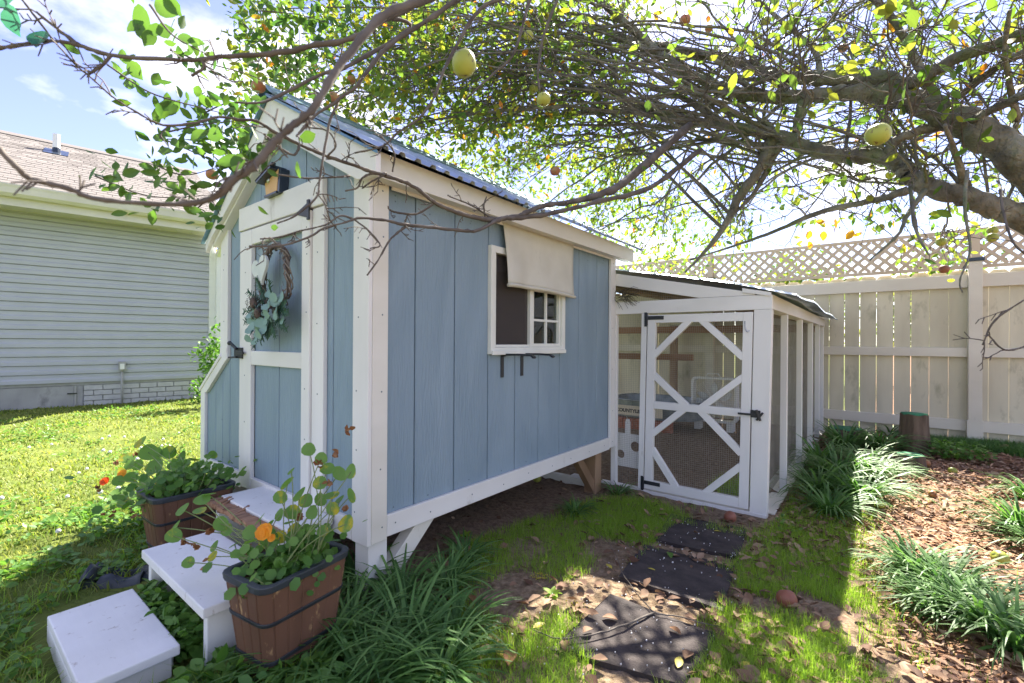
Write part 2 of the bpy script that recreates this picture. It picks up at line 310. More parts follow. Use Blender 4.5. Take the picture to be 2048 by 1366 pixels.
def ground_mat():
    m = M('ground_soil'); o = N(m, 'ShaderNodeOutputMaterial'); b = N(m, 'ShaderNodeBsdfPrincipled'); b.inputs['Roughness'].default_value = .95; b.inputs['Specular IOR Level'].default_value = .1
    t = N(m, 'ShaderNodeTexCoord'); a = N(m, 'ShaderNodeAttribute'); a.attribute_name = 'region'; sx = N(m, 'ShaderNodeSeparateColor'); L(m, a.outputs['Color'], sx.inputs[0])
    def ns(sc, c0, c1, p0=.35, p1=.65):
        n = N(m, 'ShaderNodeTexNoise'); n.inputs['Scale'].default_value = sc; n.inputs['Detail'].default_value = 9; n.inputs['Roughness'].default_value = .65; L(m, t.outputs['Object'], n.inputs['Vector'])
        r = N(m, 'ShaderNodeValToRGB'); r.color_ramp.elements[0].position = p0; r.color_ramp.elements[1].position = p1; r.color_ramp.elements[0].color = c4(c0); r.color_ramp.elements[1].color = c4(c1); L(m, n.outputs[0], r.inputs[0]); return r.outputs[0]
    dirt = ns(30, (.13, .09, .055), (.30, .225, .15)); lawn = ns(3, (.09, .13, .025), (.17, .20, .05)); mul = ns(40, (.14, .07, .04), (.36, .21, .12)); dk = ns(30, (.15, .105, .07), (.28, .205, .145))
    prev = dirt
    for ch, c in ((0, lawn), (1, mul), (2, dk)):
        x = N(m, 'ShaderNodeMix', data_type='RGBA'); L(m, sx.outputs[ch], x.inputs[0]); L(m, prev, x.inputs[6]); L(m, c, x.inputs[7]); prev = x.outputs[2]
    L(m, prev, b.inputs['Base Color'])
    n = N(m, 'ShaderNodeTexNoise'); n.inputs['Scale'].default_value = 45; n.inputs['Detail'].default_value = 8; L(m, t.outputs['Object'], n.inputs['Vector'])
    bp = N(m, 'ShaderNodeBump'); bp.inputs['Strength'].default_value = .9; bp.inputs['Distance'].default_value = .02; L(m, n.outputs[0], bp.inputs['Height']); L(m, bp.outputs[0], b.inputs['Normal'])
    L(m, b.outputs[0], o.inputs[0]); return m

# ------------------------------------------------------------------ ground
def coords(a, b, st, far):
    fine = np.arange(a, b, st); lo = a - np.geomspace(.3, far, 14)[::-1]; hi = b + np.geomspace(.3, far, 14)
    return np.concatenate([lo, fine, hi])
gxs = coords(-2.5, 7.5, .045, 400); gys = coords(-4.5, 8.5, .045, 400)
GX, GY = np.meshgrid(gxs, gys, indexing='ij')
inn = (GX > -2.6) & (GX < 7.6) & (GY > -4.6) & (GY < 8.6)
GZ = gz(GX, GY) + np.where(inn, .004*rng.standard_normal(GX.shape), 0)
nx, ny = len(gxs), len(gys); ii = np.arange(nx*ny).reshape(nx, ny)
GF = np.stack([ii[:-1, :-1], ii[1:, :-1], ii[1:, 1:], ii[:-1, 1:]], -1).reshape(-1, 4)
ground = numesh('ground', np.stack([GX, GY, GZ], -1).reshape(-1, 3), GF, ground_mat(), kind='structure', smooth=True)
def wob(x, y): return .10*np.sin(2.7*x+1.9*y)+.06*np.sin(6.1*x-4.3*y+1)+.04*np.sin(13*x+11*y)
def w_lawn(x, y):
    front = S((-.02-x)/.15 + 0)*S((y+.30+wob(x, y)*.5)/.35)          # before the door wall
    back = S((y-1.75)/.25)
    return np.clip(np.maximum(front, back), 0, 1)*(1-S((x-5.7)/.1)*(x < 6.0))
def w_mulch(x, y):
    return S((-1.42 - .12*np.clip(1.8-x, 0, 2) - y + wob(x, y)*.5)/.18)*S((x-.35+wob(y, x))/.4)*(y > -9)
def w_dark(x, y):
    sh = S((x+.05)/.3)*S((2.2-x)/.2)*S((y+.02)/.2)*S((1.7-y)/.2)
    run = S((x-2.0)/.1)*S((5.8-x)/.1)*S((y+1.02)/.08)*S((1.7-y)/.1)
    return np.maximum(sh, run*.45)
at = ground.data.color_attributes.new('region', 'FLOAT_COLOR', 'POINT')
cc = np.zeros((nx*ny, 4), np.float32); cc[:, 3] = 1
cc[:, 0] = np.maximum(w_lawn(GX, GY), (np.abs(GX-1) > 8) | (GX > 6.1)).ravel(); cc[:, 1] = w_mulch(GX, GY).ravel(); cc[:, 2] = w_dark(GX, GY).ravel()
at.data.foreach_set('color', cc.ravel())

# ------------------------------------------------------------------ shed
shed = thing('shed', 'blue wooden shed on white legs with white trim, door and corrugated metal roof', 'shed', (0, 0, 0))
LS, WS = 2.09, 1.40
def roofz(y): return 2.13 - .575*(.70-y) - .01 if y < .70 else 2.13 - .74*(y-.70) - .01     # underside of roof
def rz_(y): return roofz(y) - .03
# side wall boards (Y = 0)
ge = [.066, .222, .456, .692, .914, 1.135, 1.361, 1.591, 1.839, 2.02]
zt = roofz(0) + .0
def bevboard(mb_poly, ax, a0, a1, name, m, parent):
    o = MB().prism(mb_poly, ax, a0, a1).build(name, m, parent); b = o.modifiers.new('edge', 'BEVEL'); b.width = .003; b.segments = 1; b.limit_method = 'ANGLE'; return o
WX0, WX1, WZ0, WZ1 = .70, 1.378, .95, 1.475
for a, b in zip(ge[:-1], ge[1:]):
    a += .003; b -= .003
    if a < WX0-.02 or a > WX1-.03:
        bevboard([(a, .29), (b, .29), (b, zt), (a, zt)], 'Y', -.004, .012, 'siding_board', BLUE, shed)
    else:
        bevboard([(a, .29), (b, .29), (b, WZ0+.012), (a, WZ0+.012)], 'Y', -.004, .012, 'siding_board', BLUE, shed)
        bevboard([(a, WZ1-.012), (b, WZ1-.012), (b, zt), (a, zt)], 'Y', -.004, .012, 'siding_board', BLUE, shed)
bw = MB(); bw.box(.02, WX0+.01, .004, .02, .24, zt-.002).box(WX1-.01, 2.07, .004, .02, .24, zt-.002).box(WX0+.01, WX1-.01, .004, .02, .24, WZ0+.01).box(WX0+.01, WX1-.01, .004, .02, WZ1-.01, zt-.002)
bw.build('siding_backing', BLUED, shed)
# front wall boards (X = 0), cut under the gable
def fpoly(y0, y1, z0):
    pts = [(y0, z0), (y1, z0), (y1, rz_(y1))]
    if y0 < .70 < y1: pts.append((.70, rz_(.70)))
    pts.append((y0, rz_(y0))); return pts
fe = [.078, .25, .48, .705, .93, 1.155, 1.30]
for a, b in zip(fe[:-1], fe[1:]):
    a += .003; b -= .003
    low = 1.60 if (a > .22 and b < 1.17) else .29
    if a < .29 < b:      # board beside the door
        bevboard([(a, .29), (.315, .29), (.315, 1.60), (b, 1.60), (b, rz_(b)), (a, rz_(a))], 'X', -.004, .012, 'siding_board', BLUE, shed)
    elif a < 1.12 < b:
        bevboard([(1.115, .29), (b, .29), (b, rz_(b)), (a, rz_(a)), (a, 1.60), (1.115, 1.60)], 'X', -.004, .012, 'siding_board', BLUE, shed)
    else:
        bevboard(fpoly(a, b, low), 'X', -.004, .012, 'siding_board', BLUE, shed)
bevboard([(1.163, .29), (1.297, .29), (1.297, rz_(1.297)), (1.163, rz_(1.163))], 'X', -.0045, .012, 'siding_board', BLUE, shed) if False else None
MB().prism([(.02, .25), (1.38, .25), (1.38, rz_(1.38)-.004), (.70, rz_(.70)-.004), (.02, rz_(.02)-.004)], 'X', .0125, .022).build('gable_backing', BLUED, shed)
# nest box bay on the left: lower boards continue outwards
for a, b, t0, t1 in ((1.303, 1.40, .93, .86), (1.403, 1.50, .86, .80), (1.503, 1.635, .80, .715)):
    bevboard([(a, .29), (b, .29), (b, t1), (a, t0)], 'X', -.004, .012, 'siding_board', BLUE, shed)
nb = MB(); nb.prism([(1.385, .24), (1.655, .24), (1.655, .70), (1.385, .875)], 'X', .013, 1.9)
nb.build('nest_box', BLUE, shed)
lid = MB(); lid.prism([(1.37, .905), (1.69, .69), (1.70, .705), (1.38, .925)], 'X', -.03, 1.95); lid.build('nest_box_lid', WHITE, shed, .003)
# rest of the walls (left and rear), floor
MB().box(.02, 2.07, 1.385, 1.40, .25, rz_(1.38)).build('left_wall', BLUE, shed)
MB().prism([(.02, .25), (1.38, .25), (1.38, rz_(1.38)), (.70, rz_(.70)), (.02, rz_(.02))], 'X', 2.06, 2.085).build('rear_wall', BLUE, shed)
MB().box(.024, 2.058, .021, 1.383, .25, .285).build('floor_deck', DARKIN, shed)
lin = MB()
for k in range(14): lin.box(.03, 2.05, 1.372, 1.384, .29+k*.095, .29+k*.095+.088)
lin.build('inner_boarding', DARKIN, shed)
MB().box(1.99, 2.055, .03, 1.37, .29, 1.6).build('inner_rear_lining', DARKIN, shed)
# trims
def trim(x0, x1, y0, y1, z0, z1, m=WHITE, name='trim_board', bev=.003): return MB().box(x0, x1, y0, y1, z0, z1).build(name, m, shed, bev)
trim(-.022, -.004, -.024, .080, .215, 1.66)                     # corner, front face
trim(-.003, .069, -.024, -.0045, .217, 1.645, CREAM)            # corner, side face
trim(2.018, 2.098, -.024, -.0045, .235, 1.645, WHITE)
trim(.0702, 2.0165, -.0225, -.0045, .226, .312, WHITEH)         # bottom band of the long side
MB().prism([(1.295, .90), (1.312, .885), (1.395, .885), (1.395, 1.60), (1.295, 1.67)], 'X', -.022, -.004).build('trim_board', WHITE, shed, .002)
MB().prism([(1.303, .895), (1.60, .688), (1.695, .70), (1.395, .905), (1.395, .96), (1.303, .96)], 'X', -.024, -.0045).build('trim_board', WHITE, shed, .002)
trim(-.022, -.004, 1.625, 1.69, .215, .70)
trim(-.0225, -.0045, 1.112, 1.624, .217, .30, WHITEH)
trim(-.0225, -.0045, .0815, .30, .217, .30, WHITEH)
trim(-.006, 2.08, 1.401, 1.415, 1.42, 1.56, WHITEH)
# door casing: narrow jamb and lintel
trim(-.024, -.0042, .293, .386, .24, 1.572, WHITE, 'door_jamb')
MB().box(-.03, -.0042, .30, 1.135, 1.578, 1.698).build('door_lintel', WHITEH, shed, .004)
door = bpy.data.objects.new('door', None); COL.objects.link(door); door.parent = shed; door['label'] = 'narrow blue plank door with white frame boards and a wreath hook'
def dpart(mb, name, m, bev=.003): return mb.build(name, m, door, bev)
for a, b in ((.46, .705), (.711, .966)): dpart(MB().box(-.012, -.002, a, b, .29, 1.50), 'door_board', BLUE, .002)
dpart(MB().box(-.0008, .010, .40, 1.10, .25, 1.565), 'door_backing', BLUED, 0)
dpart(MB().box(-.034, -.0125, .968, 1.105, .235, 1.568), 'frame_board', WHITE)
dpart(MB().box(-.034, -.0125, .391, .459, .235, 1.568), 'frame_board', WHITE)
dpart(MB().box(-.033, -.0125, .4605, .9665, 1.49, 1.568), 'frame_board', WHITEH)
dpart(MB().box(-.033, -.0125, .4605, .9665, .876, .947), 'frame_board', WHITEH)
dpart(MB().box(-.033, -.0125, .4605, .9665, .235, .30), 'frame_board', WHITEH)
lt = MB(); lt.box(-.043, -.0345, 1.055, 1.15, .905, .962); lt.beam((-.05, 1.02, .935), (-.05, 1.10, .935), .012, .014); lt.beam((-.05, 1.10, .955), (-.05, 1.19, .99), .012, .012); lt.beam((-.05, 1.10, .912), (-.05, 1.195, .908), .012, .01); lt.sphere((-.052, 1.185, .985), .012, 8, 6)
dpart(lt, 'latch', BLACK, .001)
hg = MB(); hg.prism([(.46, 1.535), (.46, 1.60), (.398, 1.567)][::-1], 'X', -.039, -.0345); hg.box(-.041, -.0345, .455, .462, 1.53, 1.605); hg.prism([(.392, 1.525), (.404, 1.525), (.404, 1.61), (.392, 1.61)], 'X', -.042, -.0345)
hg2 = MB(); hg2.prism([(.405, 1.535), (.405, 1.60), (.50, 1.572), (.50, 1.562)], 'X', -.0385, -.0345); hg2.box(-.042, -.0345, .388, .406, 1.525, 1.612)
dpart(hg2, 'hinge', BLACK, .001)
hk = MB(); hk.tube([(-.013, .71, 1.47), (-.04, .71, 1.47), (-.05, .71, 1.455), (-.045, .71, 1.44)], .004, 6); dpart(hk, 'hook', STEEL, 0)
# rake boards and fascia, soffits
MB().prism([(.695, 2.14), (-.135, 1.675), (-.135, 1.60), (-.02, 1.60), (.695, 1.985)], 'X', -.072, -.05).build('rake_board', WHITEH, shed, .002)
MB().prism([(.697, 2.14), (.697, 1.985), (1.40, 1.57), (1.475, 1.50), (1.475, 1.56)], 'X', -.071, -.05).build('rake_board', WHITEH, shed, .002)
MB().prism([(.695, 2.05), (-.08, 1.615), (-.08, 1.605), (.695, 1.985)], 'X', -.0495, -.0045).build('soffit_board', WHITE, shed)
MB().prism([(.70, 2.05), (.70, 1.98), (1.43, 1.53), (1.43, 1.56)], 'X', -.0495, -.0045).build('soffit_board', WHITE, shed)
MB().box(-.0495, 2.24, -.10, -.08, 1.605, 1.70).build('fascia_board', CREAM, shed, .002)
MB().box(-.03, 2.225, -.0795, -.03, 1.612, 1.624).build('soffit_board', CREAM, shed)
MB().box(.08, 2.02, -.0305, -.0242, 1.60, 1.648).build('frieze_board', WHITEH, shed)
# corrugated roofing sheets, both slopes
def corr(y0, z0, y1, z1, x0, x1):
    pitch = .0762; xs = []; hs = []
    x = x0
    while x < x1:
        for dx_, h in ((0, 0), (.018, .0), (.026, .013), (.044, .013), (.052, 0)): xs.append(min(x+dx_, x1)); hs.append(h)
        x += pitch
    xs.append(x1); hs.append(0)
    n = len(xs); s_ = np.linspace(0, 1, 9); V = []
    nrm = np.array([0, -(z1-z0), (y1-y0)]); nrm = nrm/np.linalg.norm(nrm); nrm = nrm if nrm[2] > 0 else -nrm
    for t in s_:
        for x, h in zip(xs, hs): V.append(np.array([x, y0+(y1-y0)*t, z0+(z1-z0)*t]) + nrm*(h + .002*math.sin(9*t+x*3)))
    F = [(i*n+j, i*n+j+1, (i+1)*n+j+1, (i+1)*n+j) for i in range(len(s_)-1) for j in range(n-1)]
    return MB().add(V, F)
def sheet(mb, name, m, parent, th=.0015):
    o = mb.build(name, m, parent); s_ = o.modifiers.new('thick', 'SOLIDIFY'); s_.thickness = th; return o
for k in range(3):
    a = -.085 + k*.775
    sheet(corr(.695, 2.150+.003*(k % 2), -.155, 1.685+.003*(k % 2), a, a+.79), 'roof_sheet', METAL, shed)
    sheet(corr(.705, 2.150+.003*(k % 2), 1.50, 1.555+.003*(k % 2), a, a+.79), 'roof_sheet', METAL, shed)
rc = MB(); rc.prism([(.57, 2.105), (.64, 2.15), (.67, 2.178), (.70, 2.190), (.73, 2.178), (.76, 2.145), (.80, 2.10), (.79, 2.098), (.755, 2.137), (.727, 2.168), (.70, 2.18), (.673, 2.168), (.645, 2.14), (.575, 2.095)][::-1], 'X', -.10, 2.28)
rc.build('ridge_cap', METALD, shed, .001)
MB().prism([(.695, 2.148), (-.145, 1.679), (-.145, 1.668), (.695, 2.136)], 'X', -.09, -.0725).build('drip_edge', METALD, shed)
MB().prism([(.705, 2.148), (1.49, 1.56), (1.49, 1.549), (.705, 2.136)], 'X', -.09, -.0725).build('drip_edge', METALD, shed)
# debris on the roof belongs to leaf litter; window
win = bpy.data.objects.new('window', None); COL.objects.link(win); win.parent = shed
wf = MB()
wf.box(WX0-.012, WX0+.022, -.026, .03, WZ0-.012, WZ1+.012).box(WX1-.022, WX1+.012, -.026, .03, WZ0-.012, WZ1+.012)
wf.box(WX0+.022, WX1-.022, -.025, .03, WZ0-.012, WZ0+.022).box(WX0+.022, WX1-.022, -.025, .03, WZ1-.022, WZ1+.012)
wf.build('frame', VINW, win, .002)
MB().box(WX0-.008, WX1+.008, -.036, -.0265, WZ0-.016, WZ0+.006).build('sill', VINW, win, .002)
sa = MB(); sa.box(1.03, 1.052, -.018, .02, WZ0+.023, WZ1-.023).box(.723, .738, -.015, .02, WZ0+.023, WZ1-.023).box(.738, 1.03, -.014, .02, WZ0+.023, WZ0+.036)
sa.build('sash', VINW, win, .001)
sb = MB(); sb.box(1.053, 1.075, -.012, .018, WZ0+.023, WZ1-.023).box(1.338, 1.355, -.012, .018, WZ0+.023, WZ1-.023).box(1.075, 1.338, -.012, .018, WZ0+.023, WZ0+.042).box(1.075, 1.338, -.012, .018, WZ1-.042, WZ1-.023)
sb.build('sash', VINW, win, .001)
mu = MB(); mu.box(1.203, 1.217, -.006, .006, WZ0+.042, WZ1-.042)
for z in (1.12, 1.29): mu.box(1.075, 1.203, -.0055, .0055, z, z+.013).box(1.217, 1.338, -.0055, .0055, z, z+.013)
mu.build('muntin', VINW, win)
MB().box(1.075, 1.338, .007, .010, WZ0+.042, WZ1-.042).build('pane', GLASS, win)
MB().box(.738, 1.03, .001, .0015, WZ0+.036, WZ1-.023).build('screen', SCREEN, win)
# brackets under the window
for bx, dy_ in ((.80, 0), (.97, .0)):
    b = MB(); b.box(bx-.011, bx+.011, -.0105, -.0045, .815, .937)
    P = [(bx, -.014, .925), (bx+.004, -.03, .935), (bx+.006, -.12, .936), (bx+.006, -.19, .934), (bx+.006, -.21, .922)]
    for p, q in zip(P[:-1], P[1:]): b.beam(p, q, .022, .010)
    b.build('shelf_bracket', BLACK, shed, .001)
# legs and braces
def leg(x0, x1, y0, y1, m, g=-.04): return MB().box(x0, x1, y0, y1, g, .2155).build('leg', m, shed, .003)
leg(.0, .088, .0, .088, WHITE, -.03); leg(0, .088, 1.29, 1.378, WHITE); leg(1.86, 1.95, .01, .10, BARE, -.09); leg(1.86, 1.95, 1.29, 1.38, BARE, -.09)
MB().prism([(.0885, -.02), (.0885, .08), (.235, .2155), (.345, .2155)], 'Y', .004, .06).build('brace', CREAM, shed, .002)
MB().prism([(1.8595, -.06), (1.8595, .03), (1.70, .2155), (1.62, .2155)], 'Y', .02, .07).build('brace', BARE, shed, .002)
MB().box(.0, 2.08, .02, .06, .216, .249).build('floor_joist', BARE, shed); MB().box(.0, 2.08, 1.33, 1.37, .216, .249).build('floor_joist', BARE, shed)

nh = MB()
for x in (.04, .11, .3, .56, .80, 1.02, 1.25, 1.47, 1.71, 1.93, 2.05):
    for z in (.27, 1.585) + ((.335, 1.56) if x > .1 and x < 2 else (.5, .8, 1.1, 1.4)):
        yy = -.0245 if (z < .30 or x < .08 or x > 2.02) else -.0045; nh.sphere((x+rng.uniform(-.006, .006), yy, z+rng.uniform(-.008, .008)), .0035, 6, 4, (1, .3, 1))
for y in (.05, 1.35, .34, 1.04, .425):
    for z in (.32, .55, .8, 1.1, 1.38, 1.5): nh.sphere((-.0345 if y in (1.04, .425) else -.0245 if y == .34 else -.0225, y+rng.uniform(-.012, .012), z+rng.uniform(-.03, .03)), .0035, 6, 4, (.3, 1, 1))
nh.build('nail_heads', BLUED, shed, kind='stuff')
# canvas flap over the window
fl = []; nu, nv = 22, 20
for i in range(nv+1):
    t = i/nv
    for j in range(nu+1):
        s_ = j/nu; x = .770+.70*s_ + .012*math.sin(3*t)*(1-2*s_)
        z = 1.616 - .315*t + .006*math.sin(5*s_)*t; y = -.034-.012*t - .012*t*t - .010*math.sin(9*s_+2*t)*t - .006*math.sin(17*s_)*t*t
        fl.append((x, y, z))
flm = MB().add(fl, [(i*(nu+1)+j, (i+1)*(nu+1)+j, (i+1)*(nu+1)+j+1, i*(nu+1)+j+1) for i in range(nv) for j in range(nu)], 0, True)
flap = thing('window_shade', 'off-white canvas shade hanging from the fascia over the shed window', 'window shade', (1.12, -.035, 1.616))
fo = flm.build('fabric', CLOTH, flap); sm = fo.modifiers.new('thick', 'SOLIDIFY'); sm.thickness = .002
hem = MB(); hp = [np.array(fl[nv*(nu+1)+j]) + np.array([0, -.002, -.010]) for j in range(nu+1)]; hem.tube(hp, .013, 8, flat=.8); hem.build('hem', CLOTH, flap)

# solar light on the gable
sol = thing('solar_light', 'small tilted wall light with dark sloping top and pale wooden front above the shed door', 'wall light', (-.005, .73, 1.73))
MB().prism([(.665, 1.70), (.775, 1.70), (.79, 1.765), (.65, 1.80)], 'X', -.05, -.006).build('front_block', LWOOD, sol, .002)
q = MB(); q.beam((-.075, .81, 1.765), (-.075, .64, 1.815), .02, .012); q.prism([(.655, 1.795), (.80, 1.752), (.815, 1.768), (.66, 1.815)], 'X', -.085, -.006); q.build('solar_top', NAVY, sol, .002)
MB().prism([(.645, 1.69), (.664, 1.69), (.649, 1.80), (.63, 1.80)], 'X', -.048, -.006).build('side_plate', NAVY, sol, .001)
MB().prism([(.66, 1.688), (.785, 1.688), (.785, 1.698), (.66, 1.698)], 'X', -.055, -.006).build('bottom_plate', NAVY, sol, .001)
MB().sphere((-.052, .745, 1.765), .014, 12, 8, (.5, 1.2, 1)).build('sensor_lens', STEEL, sol)

# wreath on the door
wr = thing('wreath', 'oval twig wreath with eucalyptus, pine sprigs and white wooden heart on the shed door', 'wreath', (-.036, .72, 1.27))
vr = MB(); ctr = np.array([-.060, .650, 1.29])
for k in range(46):
    a0 = rng.uniform(0, 2*PI); n = 14; da = rng.uniform(.25, .6)*2*PI; ph = rng.uniform(0, 6.28); ra = rng.uniform(0, .024); P = []
    for i in range(n):
        a = a0+da*i/(n-1); rr = ra*math.cos(ph+a*5); P.append(ctr+np.array([ra*math.sin(ph+a*5)*.9, (0.128+rr)*math.cos(a), (.145+rr)*math.sin(a)]))
    vr.tube(P, rng.uniform(.0016, .0032), 5)
for k in range(60):
    a = rng.uniform(0, 2*PI); p = ctr+np.array([rng.uniform(-.03, .01), 0.128*math.cos(a), .145*math.sin(a)]); d = unit(np.array([-.3, math.cos(a+rng.normal()*.8), math.sin(a+rng.normal()*.8)]))
    vr.tube([p, p+d*.035], [.0013, .0006], 4)
vr.build('twig_ring', VINE, wr)
hp_ = []
for i in range(28):
    t = 2*PI*i/28; hx_ = 16*math.sin(t)**3; hz_ = 13*math.cos(t)-5*math.cos(2*t)-2*math.cos(3*t)-math.cos(4*t); c_, s2_ = math.cos(-.25), math.sin(-.25)
    hp_.append((.735+(hx_*c_-hz_*s2_)*.0050, 1.335+(hx_*s2_+hz_*c_)*.0046))
MB().prism(hp_, 'X', -.095, -.083).build('wooden_heart', HEART, wr, .003)
def disc_leaf(c, nrm, r, n=9, cup=.15):
    nrm = unit(np.array(nrm, float)); a = unit(np.cross(nrm, (.3, .2, .9))); b = np.cross(nrm, a)
    V = [np.array(c)] + [np.array(c)+r*(1+.06*math.sin(3*t))*(math.cos(t)*a+math.sin(t)*b)+nrm*r*cup*(1+.4*math.sin(2*t+1)) for t in np.linspace(0, 2*PI, n, endpoint=False)]
    return V, [(0, 1+i, 1+(i+1) % n) for i in range(n)]
eu_c = [(.79, 1.15), (.70, 1.16), (.85, 1.08), (.81, 1.07), (.76, 1.05), (.73, 1.15), (.68, 1.19), (.82, 1.12), (.76, 1.20), (.87, 1.05), (.80, 1.01), (.66, 1.11), (.72, 1.10), (.78, 1.08), (.80, 1.17), (.72, 1.19), (.68, 1.17), (.70, 1.145), (.735, 1.12), (.685, 1.11), (.665, 1.135), (.865, 1.12), (.845, 1.10), (.88, 1.095), (.83, 1.065), (.79, 1.05), (.815, 1.03), (.775, 1.03), (.86, 1.03), (.875, 1.01), (.85, .995), (.745, 1.21), (.77, 1.13), (.80, 1.10), (.71, 1.085), (.65, 1.19), (.755, 1.085), (.84, 1.14), (.64, 1.09)]
for (y, z) in eu_c:
    V, F = disc_leaf((-.095-rng.uniform(0, .03), .66+(y-.77)*1.25, z), (-1, rng.normal()*.45, rng.normal()*.4+.1), rng.uniform(.017, .028)); MB().add(V, F, 0, True).build('eucalyptus_leaf', EUC, wr)
pn = MB()
sprigs = [((.80, 1.17), (.92, 1.235)), ((.82, 1.15), (.95, 1.14)), ((.79, 1.19), (.84, 1.29)), ((.74, 1.18), (.73, 1.27)), ((.70, 1.14), (.58, 1.12)), ((.70, 1.10), (.59, 1.05)), ((.82, 1.08), (.86, .97)), ((.68, 1.13), (.60, 1.16)), ((.83, 1.13), (.94, 1.09)), ((.76, 1.10), (.80, .99)), ((.74, 1.1), (.68, 1.02))]
for (a, b) in sprigs:
    A = np.array([-.085, .67+(a[0]-.77)*1.2, a[1]]); B = np.array([-.10, .67+(b[0]-.77)*1.2, b[1]]); pn.tube([A, B], .002, 5)
    for k in range(34):
        t = k/34*1.02; p = A+(B-A)*t; side = -1 if k % 2 else 1; dd = unit(B-A); s_ = unit(np.cross(dd, (-1, 0, 0)))*side
        q = p + unit(dd*.8+s_+np.array([rng.normal()*.4, 0, 0]))*.034*(1.1-.5*t); pn.tube([p, q], [.0026, .0012], 3, cap=False)
for k in range(9):
    y0 = .74+.012*k; pn.tube([(-.08, .66+(k-4)*.005, 1.10), (-.09, y0-.13, 1.0+abs(k-4)*.008)], [.003, .0025], 5)
o = pn.build('pine_sprigs', PINE, wr); o['kind'] = 'stuff'
for (y, z) in ((.745, 1.175), (.70, 1.125)):
    cn = MB()
    for k in range(60):
        t = k/60; a = k*2.4; rr = .026*math.sin(PI*(.15+.8*t)); p = np.array([-.115+rr*math.sin(a)*.9, y+rr*math.cos(a), z-.03+.06*t])
        d = np.array([math.sin(a), math.cos(a), .3]); cn.add([p-np.array([0, 0, .006]), p+d*.010+np.array([.004, .005, 0]), p+d*.010+np.array([-.004, -.005, .002]), p+np.array([0, 0, .005])], [(0, 1, 2), (1, 3, 2)])
    cn.sphere((-.115, y, z), .018, 8, 6, (1, 1, 1.5)); cn.build('pine_cone', CONE, wr)

# ------------------------------------------------------------------ steps in front of the door
st = thing('wooden_steps', 'white painted wooden steps with rotten upper tread leading to the shed door', 'steps', (-.45, .35, 0))
def tread(x0, x1, y0, y1, z, th, lab=None, m=WSTEP): 
    o = MB().box(x0, x1, y0, y1, z-th, z).build('tread', m, st, .004); 
    if lab: o['label'] = lab
    return o
tread(-.81, -.585, .10, .61, .085, .03); 
for y in (.12, .56): MB().box(-.795, -.60, y, y+.035, -.03, .0548).build('riser', WSTEP, st, .003)
MB().box(-.60, -.5855, .157, .558, -.03, .054).build('riser', WSTEP, st, .002); MB().box(-.81, -.7965, .10, .61, -.03, .0545).build('riser', WSTEP, st, .002)
tread(-.55, -.30, .03, .655, .20, .032)
MB().box(-.53, -.30, .055, .085, -.03, .1678).build('stringer', WSTEP, st, .003); MB().box(-.53, -.30, .615, .645, -.03, .1678).build('stringer', WSTEP, st, .003); MB().box(-.315, -.30, .086, .614, .0, .1676).build('riser', WSTEP, st, .002)
o = tread(-.215, -.03, .20, .83, .285, .035)
sp_ = MB()
for k in range(26):
    y = rng.uniform(.55, .83); x = -.215; ln = rng.uniform(.05, .11); z0_ = rng.uniform(.252, .282); sp_.beam((x-.035+rng.uniform(-.012, .012), y, z0_), (x+ln*.25, y+ln*.3, z0_+.006), .009, .008)
for k in range(26):
    y = .20+.63*k/26; sp_.beam((-.243+rng.uniform(-.008, .004), y, .266), (-.243+rng.uniform(-.01, .004), y+.05, .266+rng.uniform(-.004, .004)), .05, .02)
sp_.build('splintered_edge', ROT, st)
MB().box(-.24, -.03, .21, .24, -.02, .249).build('stringer', WSTEP, st, .003); MB().box(-.24, -.03, .79, .82, -.02, .249).build('stringer', WSTEP, st, .003)
# crumpled black rubber piece by the steps
rb = MB(); P = [(-.60, .99, .03), (-.56, .93, .035), (-.50, .86, .03), (-.42, .76, .03)]
for a, b, h in (((-.66, .95), (-.60, 1.06), .06), ((-.62, .93), (-.50, .84), .035), ((-.60, 1.03), (-.45, .90), .03), ((-.50, .87), (-.40, .74), .045)):
    a = np.array([*a, 0]); b = np.array([*b, 0]); d = unit(b-a); n_ = np.array([-d[1], d[0], 0])
    V = []
    for i in range(9):
        t = i/8; c0 = a+(b-a)*t; hh = h*(1+.35*math.sin(7*t+a[0]*30))
        V += [c0-n_*.028+np.array([0, 0, -.01]), c0-n_*.022+np.array([0, 0, hh*.7]), c0+n_*.004*math.sin(9*t)+np.array([0, 0, hh]), c0+n_*.025+np.array([0, 0, hh*.55]), c0+n_*.03+np.array([0, 0, -.01])]
    rb.add(V, [(i*5+j, i*5+j+1, (i+1)*5+j+1, (i+1)*5+j) for i in range(8) for j in range(4)] + [(0, 1, 2, 3, 4), (44, 43, 42, 41, 40)], 0, True)
rebase(tag(rb.build('rubber_edging', RIM), 'crumpled black rubber edging lying in grass behind the lowest step', 'rubber edging'), (-.55, .92, 0))

